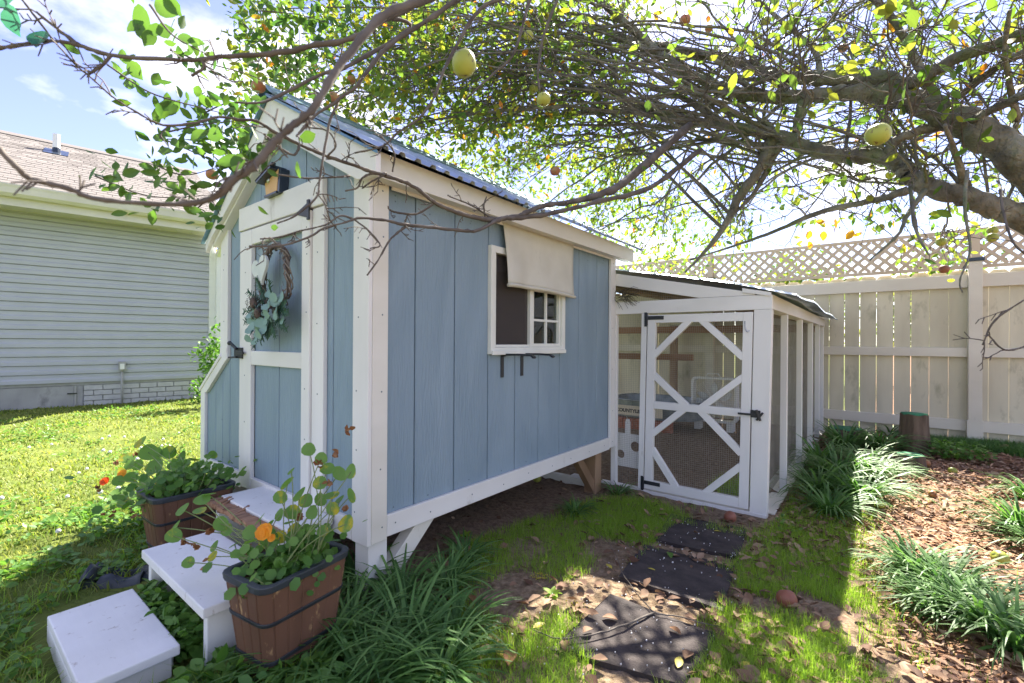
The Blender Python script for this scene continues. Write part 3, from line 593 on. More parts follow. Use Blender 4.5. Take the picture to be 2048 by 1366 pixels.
# ------------------------------------------------------------------ planters (rounded rectangular tubs of staves)
def rrect(hx, hy, r, n=5):
    pts = []
    for (sx, sy, a0) in ((1, 1, 0), (-1, 1, 90), (-1, -1, 180), (1, -1, 270)):
        for k in range(n+1):
            a = math.radians(a0+90*k/n); pts.append(((hx-r)*sx+r*math.cos(a), (hy-r)*sy+r*math.sin(a)))
    return pts
def perim(hx, hy, r, m=240):
    p = np.array(rrect(hx, hy, r, 8)); p = np.vstack([p, p[:1]]); d = np.r_[0, np.cumsum(np.linalg.norm(np.diff(p, axis=0), axis=1))]
    s_ = np.linspace(0, d[-1], m, endpoint=False); return np.stack([np.interp(s_, d, p[:, 0]), np.interp(s_, d, p[:, 1])], 1)
def planter(loc, rz, lab, top=.315, hx=.165, hy=.118, shrink=.74):
    t = thing('planter', lab, 'planter', loc, rz, 'square tubs of nasturtiums beside the steps')
    NP = 240; P1 = perim(hx, hy, .035, NP)
    def ring(z, o=0.0):
        k = shrink+(1-shrink)*(z/top); c = P1*k; n_ = unit(P1); return np.column_stack([c+n_*o, np.full(NP, z)])
    ns = 20; seg = NP//ns
    for k in range(ns):
        idx = [(k*seg+j) % NP for j in range(seg+1)]; V = []; zs = (0, .1, .2, top-.012)
        for z in zs:
            R1 = ring(z, .0); R2 = ring(z, -.012)
            for q_, j in enumerate(idx):
                e = .007 if q_ in (0, len(idx)-1) else 0
                sh = (.0015 if q_ == 0 else -.0015 if q_ == len(idx)-1 else 0); V.append(R1[j]*(1-e*4)+0*sh)
            for j in idx: V.append(R2[j])
        n = len(idx); W = 2*n; F = []
        for i in range(len(zs)-1):
            for j in range(n-1):
                F.append((i*W+j, i*W+j+1, (i+1)*W+j+1, (i+1)*W+j)); F.append((i*W+n+j+1, i*W+n+j, (i+1)*W+n+j, (i+1)*W+n+j+1))
            F.append((i*W, (i+1)*W, (i+1)*W+n, i*W+n)); F.append((i*W+n-1, i*W+W-1, (i+1)*W+W-1, (i+1)*W+n-1))
        MB().add(V, F).build('stave', STAVE, t)
    def band(z0, z1, o, name, m, inn_=-.004, bev=.002):
        sel = range(0, NP, 4); A = [ring(z0, inn_)[sel], ring(z0, o)[sel], ring(z1, o)[sel], ring(z1, inn_)[sel]]; n = len(A[0])
        V = np.concatenate(A); F = [(a*n+j, a*n+(j+1) % n, ((a+1) % 4)*n+(j+1) % n, ((a+1) % 4)*n+j) for a in range(4) for j in range(n)]
        return MB().add(V, F).build(name, m, t, bev)
    band(top-.019, top+.004, .006, 'rim', RIM, -.017, .004); band(.195, .207, .004, 'hoop', BLACK); band(.075, .088, .004, 'hoop', BLACK)
    sl_ = ring(top-.06, -.013)[::4]; MB().add(list(sl_)+[(0, 0, top-.05)], [(i, (i+1) % len(sl_), len(sl_)) for i in range(len(sl_))]).build('soil', SOIL, t)
    il = ring(0.01, -.01)[::4]; MB().add(list(il), [tuple(range(len(il)))[::-1]]).build('bottom', SOIL, t)
    return t
planter((-.352, -.09, -.005), math.radians(8), 'near brown stave tub with black rim and a bare inner corner, right of the steps', hx=.152, hy=.108)
planter((-.30, .985, .0), math.radians(2), 'far brown stave tub with black rim beyond the steps, left side of the door')

# nasturtiums
def nast(name, lab, base, leaf_list, fillc, fillr, nfill, flowers, dry, nd):
    t = thing(name, lab, 'plant', tuple(base), 0, None)
    stems = MB()
    def stem(p):
        b = np.array(base)+np.array([rng.uniform(-.08, .08), rng.uniform(-.05, .05), 0]); p = np.array(p); mid = (b+p)/2+np.array([rng.normal()*.02, rng.normal()*.02, .05*rng.uniform(.2, 1)])
        tt = np.linspace(0, 1, 7)[:, None]; P = (1-tt)**2*b+2*tt*(1-tt)*mid+tt**2*p; stems.tube(P, .0017, 5)
    for (p, r) in leaf_list:
        r *= 1.15
        V, F = disc_leaf(p, (rng.normal()*.45-.45, rng.normal()*.45-.45, .55), r, 11, .12); MB().add(V, F, 0, True).build('leaf', NAST, t); stem(p)
    fm = MB()
    for k in range(nfill):
        p = np.array(fillc)+rng.normal(size=3)*np.array(fillr); V, F = disc_leaf(p, (rng.normal()*.6-.3, rng.normal()*.6-.3, .8), rng.uniform(.008, .020), 6, .1); fm.add(V, F, 0, True)
        if k % 4 == 0: b_ = np.array(base)+(p-np.array(base))*np.array([.45, .45, 0])-np.array([0, 0, .01]); stems.tube([b_, (b_+p)/2+rng.normal(size=3)*.006, p], .0012, 4)
    o = fm.build('small_leaves', WEED, t); o['kind'] = 'stuff'
    o = stems.build('stems', NSTEM, t)
    for (p, r, m, lb) in flowers:
        f_ = MB()
        for k in range(5):
            a = 2*PI*k/5; d = np.array([-.45+.5*math.cos(a), -.5+.5*math.sin(a), .5+.4*math.sin(a+1)]); V, F = disc_leaf(np.array(p)+unit(d)*r*.5, unit(d)+np.array([-.7, -.7, .3]), r*.6, 7, .2); f_.add(V, F, 0, True)
        o = f_.build('flower', m, t, label=lb); stem(p)
    dm = MB()
    for p in dry:
        for k in range(4): V, F = disc_leaf(np.array(p)+rng.normal(size=3)*.006, rng.normal(size=3), .011, 5, .5); dm.add(V, F)
        stem(p)
    dm.build('withered_flowers', DRYF, t, kind='stuff')
    return t
D1 = 1.50
def lp(lst, d, js=.05): return [(dep(x, y, d+rng.uniform(-js, js)), r*d/FPX) for (x, y, r) in lst]
nast('nasturtium_plant', 'nasturtium with yellowing round leaves and one orange flower growing from the near tub', (-.34, -.10, .265),
     lp([(678, 948, 15), (703, 943, 13), (640, 966, 12), (575, 968, 14), (617, 899, 12), (642, 917, 11), (655, 938, 13), (560, 995, 12), (600, 990, 14), (612, 1002, 13), (663, 992, 14), (701, 992, 14), (693, 1048, 15), (665, 1018, 12), (640, 1000, 12), (625, 1025, 12), (585, 1025, 14), (583, 943, 8), (560, 1030, 11), (520, 1040, 13), (530, 1085, 12), (612, 1062, 12), (598, 1085, 13), (570, 1105, 14), (630, 1090, 11), (520, 1120, 12), (545, 1135, 12), (490, 1110, 11), (405, 1000, 13), (418, 990, 11), (366, 1020, 13), (400, 1022, 11), (352, 1055, 12), (347, 1072, 13), (441, 1048, 13), (430, 1093, 10), (377, 1125, 10), (426, 1113, 10), (455, 1060, 11), (500, 1065, 12), (470, 1090, 11), (538, 1052, 11), (645, 1062, 10), (680, 1000, 10), (590, 1060, 12), (560, 1075, 12)], D1),
     (-.34, -.10, .30), (.065, .042, .035), 520, [(dep(530, 1066, 1.42), .030, ORNG, 'bright orange nasturtium flower'), (dep(544, 1077, 1.42), .014, ORNG, 'half-closed orange bud')],
     [dep(x, y, D1) for x, y in ((367, 1080), (393, 1092), (410, 1130), (696, 861), (672, 905), (420, 1060), (636, 928), (690, 1020), (497, 1093), (600, 1035), (655, 970))], 0)
nast('nasturtium_plant', 'nasturtium with a red flower sprawling over the left edge of the far tub', (-.31, .98, .27),
     lp([(282, 885, 12), (297, 905, 14), (312, 907, 11), (350, 900, 10), (365, 915, 12), (310, 933, 14), (350, 932, 11), (255, 917, 12), (276, 930, 10), (338, 905, 12), (390, 938, 12), (387, 920, 9), (330, 955, 10), (300, 950, 12), (370, 960, 11), (318, 965, 9), (345, 968, 9), (260, 930, 9), (240, 945, 9), (262, 955, 10), (255, 985, 12), (235, 990, 12), (222, 1008, 12), (292, 965, 10), (268, 972, 9), (237, 962, 9), (248, 1000, 9), (425, 910, 8), (245, 1010, 9), (285, 980, 9), (298, 990, 9)], 2.45, .1),
     (-.30, 1.0, .33), (.10, .065, .045), 600, [(dep(211, 964, 2.4), .026, REDF, 'red-orange nasturtium flower'), (dep(246, 949, 2.4), .026, ORNG, None)], [dep(x, y, 2.4) for x, y in ((207, 1030), (265, 1018), (275, 1030), (195, 975), (230, 925), (270, 906), (227, 1028))], 0)

# ------------------------------------------------------------------ wire run behind the shed
RUNX0, RUNX1, RY = 2.10, 5.72, -1.035
run = thing('chicken_run', 'white framed wire mesh chicken run with gate and low metal roof behind the shed', 'chicken run', (2.1, -.5, -.05))
def rp(mb, name, m=WHITE, bev=.003, parent=None, kind=None): return mb.build(name, m, parent or run, bev, kind)
def rroof(y): return 1.292 + .21*(y+1.05)
rp(MB().box(RUNX0, RUNX0+.038, -1.045, -.004, 1.208, 1.297), 'beam', WHITEH)
rp(MB().prism([(-.004, 1.515), (-.004, 1.425), (-.62, 1.298), (-.95, 1.298), (-.95, 1.313)], 'X', RUNX0+.001, RUNX0+.036), 'rafter', WHITEH)
rp(MB().prism([(-.88, 1.345), (-.88, 1.318), (-1.04, 1.286), (-1.04, 1.31)], 'X', RUNX0-.01, RUNX0+.0005), 'packing_strip', WHITEH, .001)
rp(MB().prism([(-1.043, 1.2075), (-.945, 1.2075), (-.925, -.07), (-1.02, -.07)], 'X', RUNX0, RUNX0+.06), 'post')
rp(MB().prism([(-.262, 1.2075), (-.222, 1.2075), (-.200, -.04), (-.240, -.04)], 'X', RUNX0, RUNX0+.038), 'post')
rp(MB().box(RUNX0, RUNX0+.038, -.03, .012, -.04, 1.2075), 'post')
rp(MB().box(RUNX0-.004, RUNX0+.05, -1.02, .35, -.11, -.042), 'sill_plate', WHITEH)
rp(MB().box(1.95, 1.99, .10, 1.4, -.10, -.01), 'sill_plate', WHITEH)
# side facing the flower bed
sx = [2.78, 3.62, 4.45, 5.15, 5.66]
for i, x in enumerate(sx):
    rp(MB().prism([(x, 1.21), (x+.04, 1.21), (x+.02, -.05), (x-.02, -.05)] if i == 0 else [(x, 1.21), (x+.04, 1.21), (x+.04, -.05), (x, -.05)], 'Y', -1.035, -.992), 'stud')
rp(MB().box(RUNX0+.0385, RUNX1, -1.043, -.955, 1.2105, 1.30), 'beam', WHITEH)
rp(MB().box(RUNX0+.0885, RUNX1, -1.05, -.90, -.12, -.0505), 'sill_plate', CREAM)
# rear and inner brown timbers
for y in (-.90, .72, 1.9): rp(MB().box(5.60, 5.69, y, y+.09, -.06, 1.25), 'rear_post', BARE)
rp(MB().box(5.55, 5.595, -1.0, 2.4, 1.14, 1.235), 'rear_beam', BAREH)
for x in (3.0, 3.9, 4.8, 5.5): 
    o = MB(); o.beam((x, -1.0, 1.262), (x, 2.2, 1.262+.21*3.2), .038, .08); rp(o, 'roof_joist', BARE)
for y in (.5, 1.3): rp(MB().box(2.15, 5.6, y, y+.04, 1.52+.21*(y-.3)-.01, 1.60+.21*(y-.3)-.01), 'purlin', BAREH)
rp(MB().box(3.60, 3.64, -.12, 2.2, .825, .888), 'roost_bar', BAREH)
rs = []
def run_sheet(x0, x1, lift):
    pitch = .0762; xs = []; hs = []; x = x0
    while x < x1:
        for dx_, h in ((0, 0), (.019, .006), (.038, .013), (.057, .006)): xs.append(min(x+dx_, x1)); hs.append(h)
        x += pitch
    xs.append(x1); hs.append(0); n = len(xs); V = []; ys = np.linspace(2.3, -1.17, 12)
    for y in ys:
        for x, h in zip(xs, hs): V.append((x, y, 1.325+.21*(y+1.05)+h+lift+.006*math.sin(4*y+2*x) - (.02 if y < -1.15 else 0)*math.sin(x*2)**2))
    return MB().add(V, [(i*n+j, (i+1)*n+j, (i+1)*n+j+1, i*n+j+1) for i in range(11) for j in range(n-1)], 0, False)
for k in range(4): sheet(run_sheet(2.085+k*.92, 2.085+k*.92+.96, .003*(k % 2)), 'roof_sheet', METAL, run)
def wires(x=None, y=None, a0=0, a1=1, z0=0, z1=1, sp=.0135, th=.0005):
    mb = MB(); 
    for v in np.arange(a0, a1, sp):
        w_ = .004*math.sin(v*9)
        if y is None: mb.box(x-th, x+th, v-th, v+th, z0, z1)
        else: mb.box(v-th, v+th, y-th, y+th, z0, z1)
    for v in np.arange(z0, z1, sp):
        if y is None: mb.box(x+th, x+3*th, a0, a1, v-th, v+th)
        else: mb.box(a0, a1, y+th, y+3*th, v-th, v+th)
    return mb
WIRE = mat('grey_wire', [(.28, .27, .24), (.40, .38, .34)], 9, rough=.5, metal=.3)
rp(wires(x=RUNX0+.045, a0=-.225, a1=.03, z0=-.04, z1=1.21), 'wire_mesh', WIRE, 0, kind='stuff')
rp(wires(x=RUNX0+.045, a0=-.62, a1=0, z0=1.297, z1=1.42), 'wire_mesh', WIRE, 0, kind='stuff')
rp(wires(y=-.952, a0=RUNX0+.09, a1=5.7, z0=-.05, z1=1.21), 'wire_mesh', WIRE, 0, kind='stuff')
gate = bpy.data.objects.new('gate', None); COL.objects.link(gate); gate.parent = run; gate['label'] = 'white braced gate covered with square wire mesh'
gx0, gx1 = RUNX0-.004, RUNX0+.03
def gy(y, z): return y + .022*(1-(z+.04)/1.24)        # the gate leans a little
def gbar(P, name='frame_board', m=WHITE, x0=gx0, x1=gx1): return rp(MB().prism([(gy(a, b), b) for a, b in P], 'X', x0, x1), name, m, .002, gate)
gbar([(-.270, 1.195), (-.327, 1.195), (-.327, -.03), (-.270, -.03)])
gbar([(-.885, 1.195), (-.940, 1.195), (-.940, -.03), (-.885, -.03)])
gbar([(-.3275, 1.195), (-.8845, 1.195), (-.8845, 1.140), (-.3275, 1.140)], m=WHITEH)
gbar([(-.3275, .590), (-.8845, .590), (-.8845, .540), (-.3275, .540)], m=WHITEH)
gbar([(-.3275, .030), (-.8845, .030), (-.8845, -.03), (-.3275, -.03)], m=WHITEH)
def br(a, b):
    a = np.array(a); b = np.array(b); d = unit(b-a); a = a-d*.032; b = b+d*.032; n_ = np.array([-d[1], d[0]])*.021
    gbar([tuple(a+n_), tuple(b+n_), tuple(b-n_), tuple(a-n_)], 'brace', WHITE, gx0+.0015, gx1-.0015)
br((-.335, .93), (-.535, 1.132)); br((-.87, .93), (-.655, 1.132))
br((-.335, .76), (-.525, .597)); br((-.87, .77), (-.67, .597)); br((-.335, .375), (-.51, .532)); br((-.87, .33), (-.66, .532))
br((-.335, .23), (-.475, .038)); br((-.87, .21), (-.70, .038))
rp(wires(x=RUNX0+.034, a0=-.93, a1=-.28, z0=-.02, z1=1.19), 'wire_mesh', WIRE, 0, gate, 'stuff')
for z in (1.17, .01):
    h = MB(); yy = gy(-.27, z); h.box(gx0-.004, gx0-.0005, yy+.004, yy+.024, z-.055, z+.045); h.box(gx0-.005, gx0-.0005, yy-.115, yy+.003, z-.008, z+.018); h.tube([(gx0-.006, yy+.002, z-.045), (gx0-.006, yy+.002, z+.04)], .005, 6)
    rp(h, 'hinge', BLACK, .001, gate)
h = MB(); h.box(gx0-.006, gx0-.0005, -.985, -.93, .545, .59); h.beam((gx0-.012, -.86, .563), (gx0-.012, -.985, .563), .010, .012); h.beam((gx0-.02, -.965, .595), (gx0-.012, -.985, .53), .01, .014); h.beam((gx0-.012, -.965, .53), (gx0-.012, -1.0, .58), .01, .012)
rp(h, 'latch', BLACK, .001, gate)
h = MB(); h.tube([(gx0-.001, -.895, 1.14), (gx0-.004, -.897, 1.10), (gx0-.01, -.905, 1.075), (gx0-.02, -.915, 1.07), (gx0-.018, -.925, 1.08)], .003, 5); rp(h, 'hook', STEEL, 0, gate)
nst = MB()
for k in range(70):
    p = np.array([2.07+rng.uniform(0, .03), rng.uniform(-.13, -.005), 1.30+rng.uniform(0, .09)]); d = unit(np.array([rng.normal()*.3, -1, rng.normal()*.6])); nst.tube([p, p+d*.05, p+d*.09+np.array([0, 0, -.03*rng.random()])], .0014, 3)
tag(nst.build('twig_bundle', TWIG), 'bundle of dry twigs wedged above the beam where run meets shed', 'twig bundle')

# inside the run
tk = thing('stock_tank', 'galvanised metal stock tank with cream lettered label standing on red bricks', 'tank', (4.65, .60, .08))
ang = np.linspace(0, 2*PI, 49)[:-1]
def tring(k, z): 
    rx, ry = .40*k, .56*k; return np.array([(4.70+rx*np.sign(math.cos(a))*abs(math.cos(a))**.75, .62+ry*np.sign(math.sin(a))*abs(math.sin(a))**.6, z) for a in ang])
T = [tring(.95, .085), tring(1.0, .29), tring(.985, .29), tring(.935, .10)]; n = 48
mb = MB().add(np.concatenate(T), [(a*n+j, a*n+(j+1) % n, (a+1)*n+(j+1) % n, (a+1)*n+j) for a in range(3) for j in range(n)] + [tuple(range(3*n, 4*n)), tuple(range(n))[::-1]], 0, False); mb.build('tank_wall', TUB, tk)
mb = MB(); R_ = tring(1.01, .294); mb.tube(np.vstack([R_, R_[:1]]), .012, 6, cap=False); mb.build('rolled_rim', TUB, tk)
lb_ = MB().box(4.272, 4.276, .42, 1.12, .115, .232); lo_ = lb_.build('label_panel', LABEL, tk)
cu = bpy.data.curves.new('t', 'FONT'); cu.body = 'COUNTYLINE'; cu.size = .059; cu.extrude = .0008; cu.offset = .0022
to = bpy.data.objects.new('t', cu); COL.objects.link(to); bpy.context.view_layer.update()
me = bpy.data.meshes.new_from_object(to.evaluated_get(bpy.context.evaluated_depsgraph_get())); bpy.data.objects.remove(to)
tv = np.empty(len(me.vertices)*3); me.vertices.foreach_get('co', tv); tv = tv.reshape(-1, 3)
nv_ = np.column_stack([4.2705-tv[:, 2], 1.005-tv[:, 0]*1.0, .152+tv[:, 1]]) - worigin(tk); me.vertices.foreach_set('co', nv_.ravel()); me.materials.append(INK); me.update()
lo2 = bpy.data.objects.new('lettering', me); COL.objects.link(lo2); lo2.parent = tk
MB().prism([(1.095, .135), (1.04, .125), (1.018, .15), (1.034, .19), (1.06, .215), (1.095, .20)], 'X', 4.2685, 4.2715).build('emblem', REDM, tk)
bk = bpy.data.meshes.new('brick')
for i in range(14):
    for r_ in range(2):
        o = MB().box(4.29+(r_ % 2)*.003, 4.39, 1.16-i*.075, 1.16-i*.075+.068, -.06+r_*.068, -.06+r_*.068+.064)
        if i < 12: tag(rebase(o.build('brick', RBRICK, None, .003), (4.34, 1.19-i*.075, -.06+r_*.068)), 'red clay brick set on end under the metal stock tank', 'brick', 'bricks under the stock tank')
fan = thing('box_fan', 'old white square box fan leaning behind the gate mesh at the back of the run', 'fan', (4.85, 0, -.05))
def rr3(hy, hz, r, n=5): return rrect(hy, hz, r, n)
fo_ = MB(); oA = rr3(.26, .27, .06); n = len(oA)
V = [(4.80, y, .32+z) for y, z in oA]+[(4.93, y, .32+z) for y, z in oA]+[(4.93, y*.9, .32+z*.9) for y, z in oA]+[(4.80, y*.9, .32+z*.9) for y, z in oA]
fo_.add(V, [(a*n+j, a*n+(j+1) % n, ((a+1) % 4)*n+(j+1) % n, ((a+1) % 4)*n+j) for a in range(4) for j in range(n)]); fo_.build('housing', WPVC, fan, .003)
g_ = MB()
for r_ in np.linspace(.03, .235, 12): g_.tube([(4.805, r_*math.cos(a), .32+r_*math.sin(a)) for a in np.linspace(0, 2*PI, 33)], .0016, 4, cap=False)
for a in np.linspace(0, PI, 7)[:-1]: g_.tube([(4.803, .24*math.cos(a), .32+.24*math.sin(a)), (4.803, -.24*math.cos(a), .32-.24*math.sin(a))], .0018, 4)
g_.build('grille', WPVC, fan)
for k in range(5):
    a = 2*PI*k/5+.3; V = []
    for i in range(7):
        r_ = .04+.17*i/6
        for s_ in (-1, 0, 1): aa = a+s_*.36*math.sin(PI*(.2+.75*i/6)); V.append((4.86-s_*.025, r_*math.cos(aa), .32+r_*math.sin(aa)))
    MB().add(V, [(i*3+j, i*3+j+1, (i+1)*3+j+1, (i+1)*3+j) for i in range(6) for j in range(2)], 0, True).build('blade', WPVC, fan)
MB().sphere((4.85, 0, .32), .05, 14, 8, (.5, 1, 1)).build('hub', WPVC, fan)
MB().box(4.80, 4.93, -.22, -.15, -.05, .045).build('foot', WPVC, fan, .003); MB().box(4.80, 4.93, .15, .22, -.05, .045).build('foot', WPVC, fan, .003)
fm = MB(); fm.tube([(4.79, -.08, .595), (4.79, -.06, .635), (4.79, .06, .635), (4.79, .08, .595)], .007, 6); fm.build('handle', WPVC, fan)
# hanging white paddle with two holes
pd = thing('hanging_paddle_board', 'white paddle-shaped plastic board with two round holes hanging by the gate', 'board', (2.20, -.03, .44))
bmv = []; 
def paddle():
    import bmesh
    cu = bpy.data.curves.new('p', 'CURVE'); cu.dimensions = '2D'; cu.fill_mode = 'BOTH'; cu.extrude = .006; cu.bevel_depth = .0015
    def poly(pts):
        s_ = cu.splines.new('POLY'); s_.points.add(len(pts)-1)
        for i, (a, b) in enumerate(pts): s_.points[i].co = (a, b, 0, 1)
        s_.use_cyclic_u = True
    rr_ = rrect(.125, .122, .05, 6); out = []
    for (a, b) in rr_: out.append((a, b))
    top = [p for p in out]
    i0 = 7     # after the first corner: insert the handle between right-top and left-top corners
    out = out[:7] + [(.018, .122), (.016, .21), (.010, .232), (-.010, .232), (-.016, .21), (-.018, .122)] + out[7:]
    poly(out)
    for (cy, cz, r_) in ((.055, -.035, .034), (-.06, .035, .040)): poly([(cy+r_*math.cos(t), cz+r_*math.sin(t)) for t in np.linspace(0, -2*PI, 25)[:-1]])
    poly([(.0+.006*math.cos(t), .205+.006*math.sin(t)) for t in np.linspace(0, -2*PI, 13)[:-1]])
    o = bpy.data.objects.new('p', cu); COL.objects.link(o); bpy.context.view_layer.update()
    me = bpy.data.meshes.new_from_object(o.evaluated_get(bpy.context.evaluated_depsgraph_get())); bpy.data.objects.remove(o)
    v = np.empty(len(me.vertices)*3); me.vertices.foreach_get('co', v); v = v.reshape(-1, 3)
    nv = np.column_stack([2.20+v[:, 2], -.078+v[:, 0], .195+v[:, 1]]) - worigin(pd); me.vertices.foreach_set('co', nv.ravel()); me.materials.clear(); me.materials.append(WPVC); me.update()
    o = bpy.data.objects.new('board', me); COL.objects.link(o); o.parent = pd
paddle()
MB().tube([(2.20, -.078, .41), (2.19, -.078, .44), (2.16, -.078, .46)], .0015, 4).build('hanging_wire', STEEL, pd)
ch = thing('hanging_chain', 'short steel chain with hook hanging inside the run behind the gate', 'chain', (3.0, -.86, 1.28))
cm = MB()
for k in range(11):
    z = 1.06-k*.022; a = (k % 2)*PI/2; P = [(3.0+.005*math.cos(t)*math.cos(a), -.78+.005*math.cos(t)*math.sin(a), z+.014*math.sin(t)) for t in np.linspace(0, 2*PI, 9)]; cm.tube(P, .002, 4, cap=False)
cm.tube([(3.0, -.78, .83), (3.0, -.79, .81), (3.0, -.775, .795), (3.0, -.765, .81)], .003, 5); cm.tube([(3.0, -.78, 1.07), (3.0, -.78, 1.27)], .001, 4); cm.build('links', STEEL, ch)

# ------------------------------------------------------------------ board fence with lattice
XF = 5.90
fence = thing('board_fence', 'weathered white board fence topped with beige lattice running along the back of the yard', 'fence', (XF, 0, -.07))
def fencepanel(par, fx, y0, y1, posts, zb=-.075, lattice=True):
    y = y0; k = 0
    while y < y1-.02:
        wdt = .1545 + rng.uniform(-.003, .003); gap = rng.choice([.002, .003, .004, .009], p=[.45, .3, .15, .1]); xo = rng.uniform(-.002, .002); zt_ = 1.80+rng.uniform(-.008, .008)
        a, b = y+gap/2, y+wdt-gap/2
        MB().prism([(a, zb-.03), (b, zb-.03), (b, zt_-.03), (b-.03, zt_), (a+.03, zt_), (a, zt_-.03)], 'X', fx+xo, fx+.018+xo).build('picket', FENCE, par)
        y += wdt; k += 1
    for (z0, z1) in ((1.615, 1.755), (.868, .966), (.075, .190)):
        ps = sorted(posts); ed = [y0]+ps+[y1]
        for a, b in zip(ed[:-1], ed[1:]):
            a2 = a+.054 if a in ps else a; b2 = b-.054 if b in ps else b
            if b2-a2 > .05: MB().box(fx-.042, fx-.0035, a2, b2, z0, z1).build('rail', FRAIL, par, .003)
    for p in posts:
        MB().box(fx-.10, fx-.0045, p-.053, p+.053, zb-.05, 1.885).build('post', FRAIL, par, .004)
        MB().box(fx-.099, fx-.005, p-.062, p+.062, zb-.02, .20).build('post_sleeve', FRAIL, par, .003)
        if lattice:
            MB().box(fx-.085, fx-.02, p-.034, p+.034, 1.922, 2.27).build('upper_post', LATT, par, .003)
            MB().box(fx-.112, fx+.006, p-.066, p+.066, 1.885, 1.921).build('post_cap', NAVY, par, .004)
    if lattice:
        MB().box(fx-.06, fx-.03, y0, y1, 1.815, 1.85).build('lattice_rail', LATT, par, .002)
        MB().box(fx-.06, fx-.03, y0, y1, 2.205, 2.24).build('lattice_rail', LATT, par, .002)
        H_ = .355; step = .125; m1 = MB().add(*(lambda mb: (mb.v[0], mb.f))(MB().beam((0, 0, 0), (0, H_, H_), .006, .036, (0, -1, 1)))).mesh('lattice_slat', LATT); m2 = MB().beam((0, 0, 0), (0, -H_, H_), .006, .036, (0, 1, 1)).mesh('lattice_slat', LATT)
        par_off = np.array(par.location) if not par.get('_local') else np.zeros(3)
        for yy in np.arange(y0, y1-H_, step):
            o = bpy.data.objects.new('lattice_slat', m1); COL.objects.link(o); o.parent = par; o.location = Vector(np.array([fx-.049, yy, 1.850])-par_off)
            o = bpy.data.objects.new('lattice_slat', m2); COL.objects.link(o); o.parent = par; o.location = Vector(np.array([fx-.0425, yy+H_, 1.850])-par_off)
fencepanel(fence, XF, -5.1, 6.2, [-4.95, -2.36, .32, 2.98, 5.6])
# further fence between the houses
f2 = thing('board_fence', 'short far piece of white board fence seen between the grey house and the blue shed', 'fence', (3.0, 8.0, 0), math.radians(-72), local=True)
fencepanel(f2, 0, -2.5, 3.0, [-1.5, 1.0], 0, False)

# ------------------------------------------------------------------ neighbour's house
house = thing('house', 'single-storey house with grey vinyl siding and tan shingle roof beyond the lawn', 'house', (-.45, 7.38, 0), math.radians(-10), local=True)
def hp2(mb, name, m, bev=0, kind=None): return mb.build(name, m, house, bev, kind)
X0, X1 = -5.5, 2.33
# each course is a bowed vinyl board
for k in range(19):
    z0 = .40+k*.1222; z1 = z0+.1222
    hp2(MB().prism([(-.002, z0+.001), (-.027, z0), (-.026, z0+.045), (-.014, z0+.066), (-.013, z0+.108), (-.002, z1-.001)], 'X', X0, X1-.05), 'siding_board', VINYL)
hp2(MB().box(X0, X1, .0, .15, .36, 2.72), 'wall', MORT)
hp2(MB().box(X1-.05, X1+.04, -.045, .05, .38, 2.62), 'corner_board', WPVC, .003)
hp2(MB().prism([(.051, -.2), (6.1, -.2), (6.1, 2.66), (3.0, 4.28), (.051, 2.70)], 'X', X1, X1+.02), 'side_wall', VINYL)
hp2(MB().box(X0, X1, .02, .12, -.3, .359), 'foundation_wall', MORT)
# painted bricks from the access panel to the corner
n_b = 0
for r_ in range(5):
    z0 = .318-r_*.075; x = .80 - (.1 if r_ % 2 else 0)
    while x < X1-.03:
        a = max(x, .80); b = min(x+.197, X1-.01); dpt = rng.uniform(0, .003)
        hp2(MB().box(a, b, -.006-dpt, .0195, z0-.032, z0+.033), 'brick', PBRICK, .002); x += .2065; n_b += 1
hp2(MB().box(X0, .70, -.004, .019, -.3, .35), 'access_panel', CONC, .003)
hp2(MB().box(.701, .725, -.014, .019, -.3, .355), 'panel_frame', CONC, .002)
hp2(MB().box(.63, .73, -.025, -.0145, .24, .255), 'panel_bolt', BLACK)
hp2(MB().box(.726, .79, .005, .0195, -.3, .355), 'foundation_recess', MORT)
# eave: soffit, fascia, gutter, downspout
hp2(MB().prism([(.0, 2.68), (-.43, 2.68), (-.43, 2.695), (.0, 2.695)], 'X', X0, X1+.12), 'soffit', GUT)
for k in range(44):
    x = X1-.2-.18*k
    if x > X0: pass
sv = MB()
for k in range(38): sv.box(X1-.1-k*.2, X1-.085-k*.2, -.42, -.02, 2.672, 2.6795)
hp2(sv, 'soffit_ribs', GUT)
hp2(MB().box(X0, X1+.12, -.445, -.4305, 2.66, 2.86), 'fascia', GUT)
hp2(MB().prism([(-.446, 2.76), (-.52, 2.76), (-.555, 2.795), (-.565, 2.86), (-.575, 2.89), (-.575, 2.905), (-.555, 2.905), (-.55, 2.86), (-.535, 2.805), (-.446, 2.78)], 'X', X0, X1+.14), 'gutter', GUT)
ds = MB(); ds.beam((X1+.07, -.50, 2.70), (X1+.07, -.46, 2.55), .09, .07, (1, 0, 0)); ds.beam((X1+.07, -.46, 2.55), (X1+.07, -.10, 2.38), .09, .07, (1, 0, 0)); ds.beam((X1+.07, -.09, 2.42), (X1+.07, -.09, .30), .09, .07, (1, 0, 0))
hp2(ds, 'downspout', WPVC, .004)
